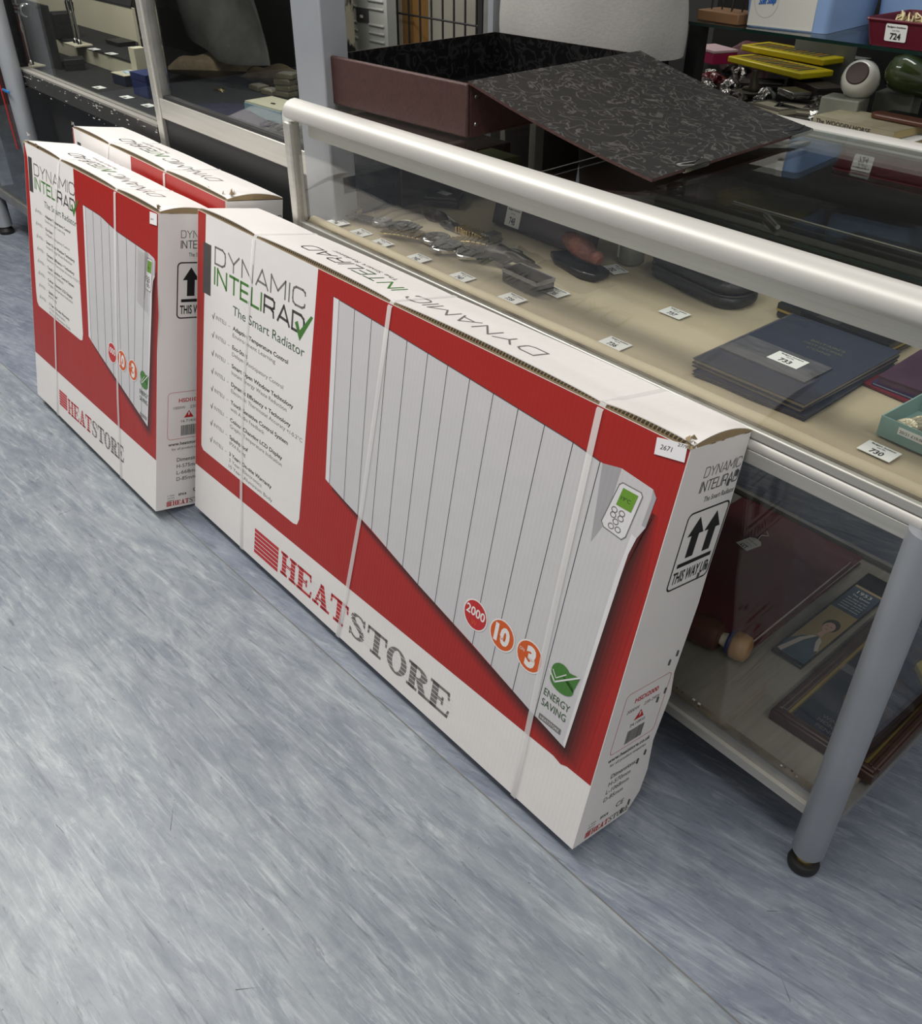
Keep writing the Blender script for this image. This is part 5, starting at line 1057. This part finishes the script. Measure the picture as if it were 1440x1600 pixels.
for i in range(9):
    rnd = random.Random(60+i); x = -.56-.075+.019*i; y = .76+rnd.uniform(-.02, .03); mt = (mat('gold_tassel', (.62, .55, .33), .4, .3), SILVERY, mat('navy_tassel', (.02, .02, .07), .5))[min(2, i//4)]
    c = MB()
    for q in range(14): 
        a_ = rnd.uniform(0, 6.3); e_ = rnd.uniform(.012, .03); c.tube([(0, 0, .028+rnd.uniform(0, .022)), (e_*.6*math.cos(a_), e_*.6*math.sin(a_), .032+rnd.uniform(0, .02)), (e_*math.cos(a_), e_*math.sin(a_), .012)], .0016, mt, 5)
    o = c.build('tassel', smooth=80); o.location = (x, y, ZT); tag(o, ('gold', 'silver', 'navy')[min(2, i//4)]+' corded tassel heaped in the plum tray', 'tassel', ('gold', 'silver', 'navy')[min(2, i//4)]+' tassels in the plum tray')
# lower black shelf clutter
x, y = U(1110, 112, ZB); box_thing('pink_box', 'pink box with white lace bands on the black shelf', 'box', x-.02, y+.03, ZB+.02, -.35, .052, .035, .032, PINK, mat('lace', (.55, .40, .42), .6), .2)
crumple('red_beads', 'dark red beads heaped below the pink box', 'jewellery', *U(1110, 128, ZB), ZB, .035, .03, .022, mat('red_bead', (.10, .008, .012), .2), 52, amp=.6)
crumple('purse', 'maroon cloth purse behind the yellow tins', 'purse', *U(1170, 88, ZB+.02), ZB, .07, .035, .055, mat('maroon_cloth', (.09, .02, .03), .6), 53)
for k, (px, py, rz, zz, lb) in enumerate([(1215, 108, -.62, .035, 'yellow pencil tin with striped label, nearer and lower of two'), (1240, 88, -.50, .052, 'yellow pencil tin with striped label, further and upper of two')]):
    x, y = U(px, py, ZB+zz); t = thing('pencil_tin', lb, 'tin', (x, y, ZB+zz), rz+.35, 'yellow pencil tins'); c = MB(); c.box(-.13, .13, -.05, .05, 0, .014, YEL); c.build('tin_body', t, bevel=.003)
    c = MB(); c.box(-.11, .11, -.040, .040, .0142, .0146, YELL)
    for i in range(12): c.box(-.105+.018*i, -.094+.018*i, -.032, .022, .0146, .0149, (INK, mat('brown_stripe', (.12, .03, .01), .5), INK)[i % 3])
    c.build('label', t)
x, y = U(1195, 135, ZB); c = MB()
for i in range(6): c.tube([(-.05, -.02+.008*i, .006+.003*(i % 2)), (.05, -.024+.010*i, .010)], .0035, JUNK, 8)
o = c.build('pencil_bundle'); o.location = (x-.01, y, ZB); o.rotation_euler = (0, 0, .5); tag(o, 'bundle of dark pencils under the yellow tins', 'pencils')
t = thing('seated_figurine', 'small verdigris seated figurine on a round dish', 'figurine', (*U(1170, 150, ZB), ZB)); c = MB(); c.lathe([(.018, 0), (.030, .003), (.034, .010), (.028, .012), (.010, .011)], BRONZE, n=26); c.build('dish', t, smooth=60)
c = MB(); c.tube([(.008, 0, .010), (.010, 0, .022), (.004, 0, .036), (.006, 0, .048), (.006, 0, .056)], [.016, .013, .009, .005, .007], BRONZE, 10); c.tube([(.008, 0, .014), (-.012, -.004, .016), (-.02, -.004, .012)], [.008, .006, .004], BRONZE, 8); c.build('figure', t, sub=1)
crumple('charm_bracelet', 'tangled silver charm bracelet beside the figurine', 'jewellery', *U(1195, 152, ZB), ZB, .016, .026, .020, SILVERY, 55, amp=.7)
x, y = U(1225, 160, ZB); box_thing('cigarette_case', 'silvered rectangular cigarette case with raised lid', 'case', x+.01, y+.015, ZB+.012, -.45, .032, .022, .014, SILVERY, STEEL, .5)
x, y = U(1262, 150, ZB); box_thing('dark_flat_box', 'open dark brown flat box leaning right of the cigarette case', 'box', x+.01, y+.02, ZB, -.5, .055, .032, .026, mat('dark_box', (.035, .026, .022), .5))
x, y = U(1290, 118, ZB); box_thing('framed_black_box', 'black box with a pale grey square panel, on the yellow tins', 'box', x+.04, y+.06, ZB+.028, -.45, .048, .036, .018, BLKG, mat('pale_panel', (.16, .17, .16), .5), .08)
for i, (px, py, rz, lb) in enumerate([(1208, 176, -.25, 'cream picture card with double black border lying left'), (1250, 178, .35, 'cream picture card with double black border lying right')]):
    x, y = U(px, py, ZB); t = thing('bordered_card', lb, 'card', (x-.015, y+.02, ZB), rz, 'bordered cards'); c = MB(); c.box(-.05, .05, -.03, .03, 0, .010, mat('ivory_card', (.36, .33, .24), .5)); c.build('card_block', t)
    c = MB()
    for a_, b_ in ((.050, .030), (.043, .023)): ring4(c, a_, b_, a_-.003, b_-.003, .0101, .0106, INK)
    for zz_ in (.001, .008): c.box(-.0503, .0503, -.0304, -.030, zz_, zz_+.0015, INK)
    c.build('border', t)
for (x_, y_), lb in (((-.700, .83), 'nearer grey green soapstone block under the white and green pot'), ((-.655, .965), 'further grey green soapstone block under the green glass')):
    c = MB(); c.box(-.040, .040, -.028, .028, 0, .048, SOAP); o = c.build('soapstone_block', bevel=.003); o.location = (x_-.05, y_, ZB); o.rotation_euler = (0, 0, .12); tag(o, lb, 'stone block', 'soapstone blocks')
t = thing('ceramic_vase', 'white glazed egg shaped pot with green foot lying on its side, dark mouth towards us', 'vase', (-.738, .850, ZB+.079)); t.rotation_euler = (R(62), 0, R(12))
c = MB(); c.lathe([(.010, -.040), (.026, -.034), (.036, -.010), (.037, .008), (.030, .026), (.022, .034)], CERW, n=32); c.build('body', t, smooth=60); c = MB(); c.lathe([(.022, .034), (.020, .037), (.017, .036)], mat('brown_clay', (.06, .04, .035), .7), n=28); c.build('mouth', t, smooth=60)
c = MB(); c.lathe([(.012, -.0415), (.028, -.0345), (.0365, -.0125)], CERG, n=32); c.build('green_foot', t, smooth=60)
t = thing('green_glass_vase', 'dark green glossy tapering vase lying behind the white pot', 'vase', (-.672, .935, ZB+.083)); t.rotation_euler = (R(70), R(20), R(-60))
c = MB(); c.lathe([(.022, -.055), (.027, -.05), (.036, .0), (.034, .035), (.022, .052), (.010, .055)], CERG, n=10); c.build('body', t, smooth=70)
c = MB(); c.box(-.07, .07, -.02, .02, 0, .03, BLKG); o = c.build('black_tray', bevel=.002); o.location = (-.60, .86, ZB); tag(o, 'long black tray behind the old paperbacks', 'tray')
def book(label, x, y, z, rz, a, b, h, txt, cov, tw):
    t = thing('paperback_book', label, 'book', (x, y, z), rz, 'old books behind the counter'); c = MB(); c.box(-a, a, -b+.001, b, .001, h-.001, mat('aged_pages', (.42, .33, .16), .8)); c.build('pages', t)
    c = MB(); c.box(-a, a, -b, b+.001, 0, .001, cov); c.box(-a, a, -b, b+.001, h-.001, h, cov); c.box(-a, a, -b-.0005, -b+.001, 0, h, cov); put_text(c, lambda p, q: (p, -b-.0009, q), txt, -a*.92, h*.25, h*.50, INK, tw, bold=.02); c.build('cover', t); return t
CV = mat('buff_cover', (.34, .31, .22), .6, noise=(30, (.24, .21, .13), .2))
book('worn buff paperback titled The Wooden Horse on its spine', -.655, .765, ZB+.0135, -.06, .088, .055, .015, 'The WOODEN HORSE', CV, .120)
book('worn paperback with MAD on its spine, under the other', -.630, .760, ZB, -.03, .088, .055, .0125, '                MAD', CARD, .120)
c = MB(); c.M = Matrix.Diagonal((1, .38, .12, 1)); c.lathe([(.05, -1), (.06, -.6), (.062, .4), (.055, 1)], WOODR, n=28); c.M = None
c = MB(); c.prism(rrect(-.065, -.018, .065, .018, .016), 0, .010, WOODR); o = c.build('spectacle_tray', bevel=.003); o.location = (-.60, .79, ZB+.0290); o.rotation_euler = (0, 0, -.05); tag(o, 'reddish brown rounded wooden dish on the old paperback', 'dish')
c = MB(); c.box(-.14, .02, 0, .008, 0, .12, mat('grey_back_card', (.22, .23, .21), .6)); o = c.build('grey_card_sheet'); o.location = (-.95, 1.16, ZB); tag(o, 'grey card sheet standing behind the yellow tins', 'card')
for i in range(44):
    rnd = random.Random(200+i); px = rnd.choice((1080, 1095, 1110, 1140, 1160, 1280, 1290, 1270))+rnd.uniform(-8, 8); py = rnd.uniform(95, 175) if px < 1200 else rnd.uniform(160, 185)
    x, y = U(px, py, ZB)
    if y > 1.28 or y < .73 or (x > -1.08 and y < .76): continue
    crumple('trinket', 'small dark metal trinket in the jumble behind the box file lid', 'trinket', x, y, ZB, .016, .012, .014, (JUNK, SILVERY, JUNK, BRONZE)[i % 4], 300+i, 'dark trinkets on the black shelf', .8)

# ------------------------------------------------------------------ person behind the counter
pe = thing('person', 'person in a heather grey t-shirt and black trousers standing behind the counter', 'person', (-1.245, .585, 0), .22)
def skinned(name, pts, edges, radii, mt, parent, sub=2):
    me = bpy.data.meshes.new(name); me.from_pydata(pts, edges, []); me.materials.append(mt); o = bpy.data.objects.new(name, me); COL.objects.link(o); o.parent = parent
    s_ = o.modifiers.new('skin', 'SKIN'); 
    for v, r_ in zip(me.skin_vertices[0].data, radii): v.radius = (r_, r_) if not isinstance(r_, tuple) else r_
    me.skin_vertices[0].data[0].use_root = True
    s_.use_smooth_shade = True; q = o.modifiers.new('sub', 'SUBSURF'); q.levels = sub; q.render_levels = sub; return o
P_ = [(0, 0, .93)]; E2 = []; RR = [.13]
def add(p, par, r_): P_.append(p); E2.append((par, len(P_)-1)); RR.append(r_); return len(P_)-1
a = add((0, 0, 1.10), 0, .12); a = add((0, 0, 1.30), a, .14); ch = add((0, 0, 1.42), a, .10); nk = add((0, -.01, 1.50), ch, .055); hd_ = add((0, -.02, 1.58), nk, .06); hd_ = add((0, -.02, 1.65), hd_, .082); add((0, -.015, 1.72), hd_, .065)
for s_ in (-1, 1):
    h_ = add((s_*.10, 0, .88), 0, .095); k2 = add((s_*.11, -.01, .50), h_, .062); an = add((s_*.11, .01, .10), k2, .040); add((s_*.12, -.12, .035), an, .035)
    sh_ = add((s_*.18, 0, 1.40), ch, .060); el = add((s_*.25, -.02, 1.14), sh_, .042); wr = add((s_*.12, -.20, 1.22), el, .028); pl_ = add((s_*.05, -.225, 1.25), wr, .030)
    for q in range(4):
        k1 = add((s_*.01, -.235, 1.25+(q-1.5)*.018), pl_, .009); add((-s_*.025, -.225-.0*q, 1.25+(q-1.5)*.018), k1, .0075)
    k1 = add((s_*.04, -.235, 1.285), pl_, .010); add((s_*.02, -.24, 1.305), k1, .008)
skinned('body', P_, E2, RR, SKIN, pe, 1)
def sleeve_loft(name, rings, mt, nseg=40, fold=.0, seed=1):
    c = MB(); rnd = random.Random(seed); ph = [rnd.uniform(0, 6) for _ in range(6)]; vs = []
    for j, (cx, cy, cz, rx, ry) in enumerate(rings):
        for i in range(nseg):
            t_ = 2*math.pi*i/nseg; w_ = 1+fold*(math.sin(3*t_+ph[0]+j*.5)+.6*math.sin(7*t_+ph[1]-j*.7)+.5*math.sin(11*t_+ph[2]+j))
            vs.append((cx+rx*w_*math.cos(t_), cy+ry*w_*math.sin(t_), cz+fold*.08*math.sin(5*t_+j)))
    fs = [(j*nseg+i, j*nseg+(i+1) % nseg, (j+1)*nseg+(i+1) % nseg, (j+1)*nseg+i) for j in range(len(rings)-1) for i in range(nseg)]
    c.add(vs, fs, mt); return c.build(name, pe, sub=1)
sleeve_loft('t_shirt', [(0, 0, .845, .215, .145), (0, 0, .88, .218, .150), (0, 0, .93, .214, .150), (0, 0, .98, .208, .148), (0, 0, 1.05, .20, .145), (0, 0, 1.15, .195, .14), (0, 0, 1.28, .205, .14), (0, 0, 1.40, .20, .115), (0, 0, 1.46, .12, .085), (0, -.005, 1.49, .07, .065)], SHIRT, 48, .020, 4)
for s_ in (-1, 1): sleeve_loft('sleeve', [(s_*.17, 0, 1.42, .075, .075), (s_*.215, .004, 1.32, .075, .07), (s_*.24, .008, 1.20, .072, .066)], SHIRT, 24, .02, 7)
sleeve_loft('trousers', [(0, 0, .96, .17, .125), (0, 0, .88, .19, .135), (0, 0, .78, .19, .13)], TROUS, 40, .01, 5)
for s_ in (-1, 1): sleeve_loft('trouser_leg', [(s_*.095, 0, .80, .105, .115), (s_*.11, -.005, .50, .080, .085), (s_*.112, .005, .12, .065, .07), (s_*.115, -.02, .05, .07, .09)], TROUS, 24, .015, 6)
hr = MB(); hr.grid(lambda a_, b_: (.098*math.cos(a_*2*math.pi)*math.cos(b_*1.5), .005+.108*math.sin(a_*2*math.pi)*math.cos(b_*1.5), 1.67+.12*math.sin(b_*1.5)), 28, 8, HAIR); hr.build('hair', pe, smooth=80)
fc_ = MB(); fc_.lathe([(.002, 0), (.011, .004), (.009, .02), (.003, .035)], SKIN, (0, -.105, 1.60), 10)
for s_ in (-1, 1): fc_.lathe([(.002, -.008), (.011, 0), (.002, .008)], CARD, (s_*.033, -.092, 1.645), 12, 'y'); fc_.lathe([(.002, -.010), (.005, -.008)], INK, (s_*.033, -.092, 1.645), 10, 'y'); fc_.lathe([(.002, -.01), (.02, 0), (.002, .01)], SKIN, (s_*.088, -.01, 1.63), 10, 'x')
fc_.box(-.022, .022, -.098, -.090, 1.573, 1.580, mat('lips', (.35, .12, .10), .5)); fc_.build('face', pe, smooth=70)
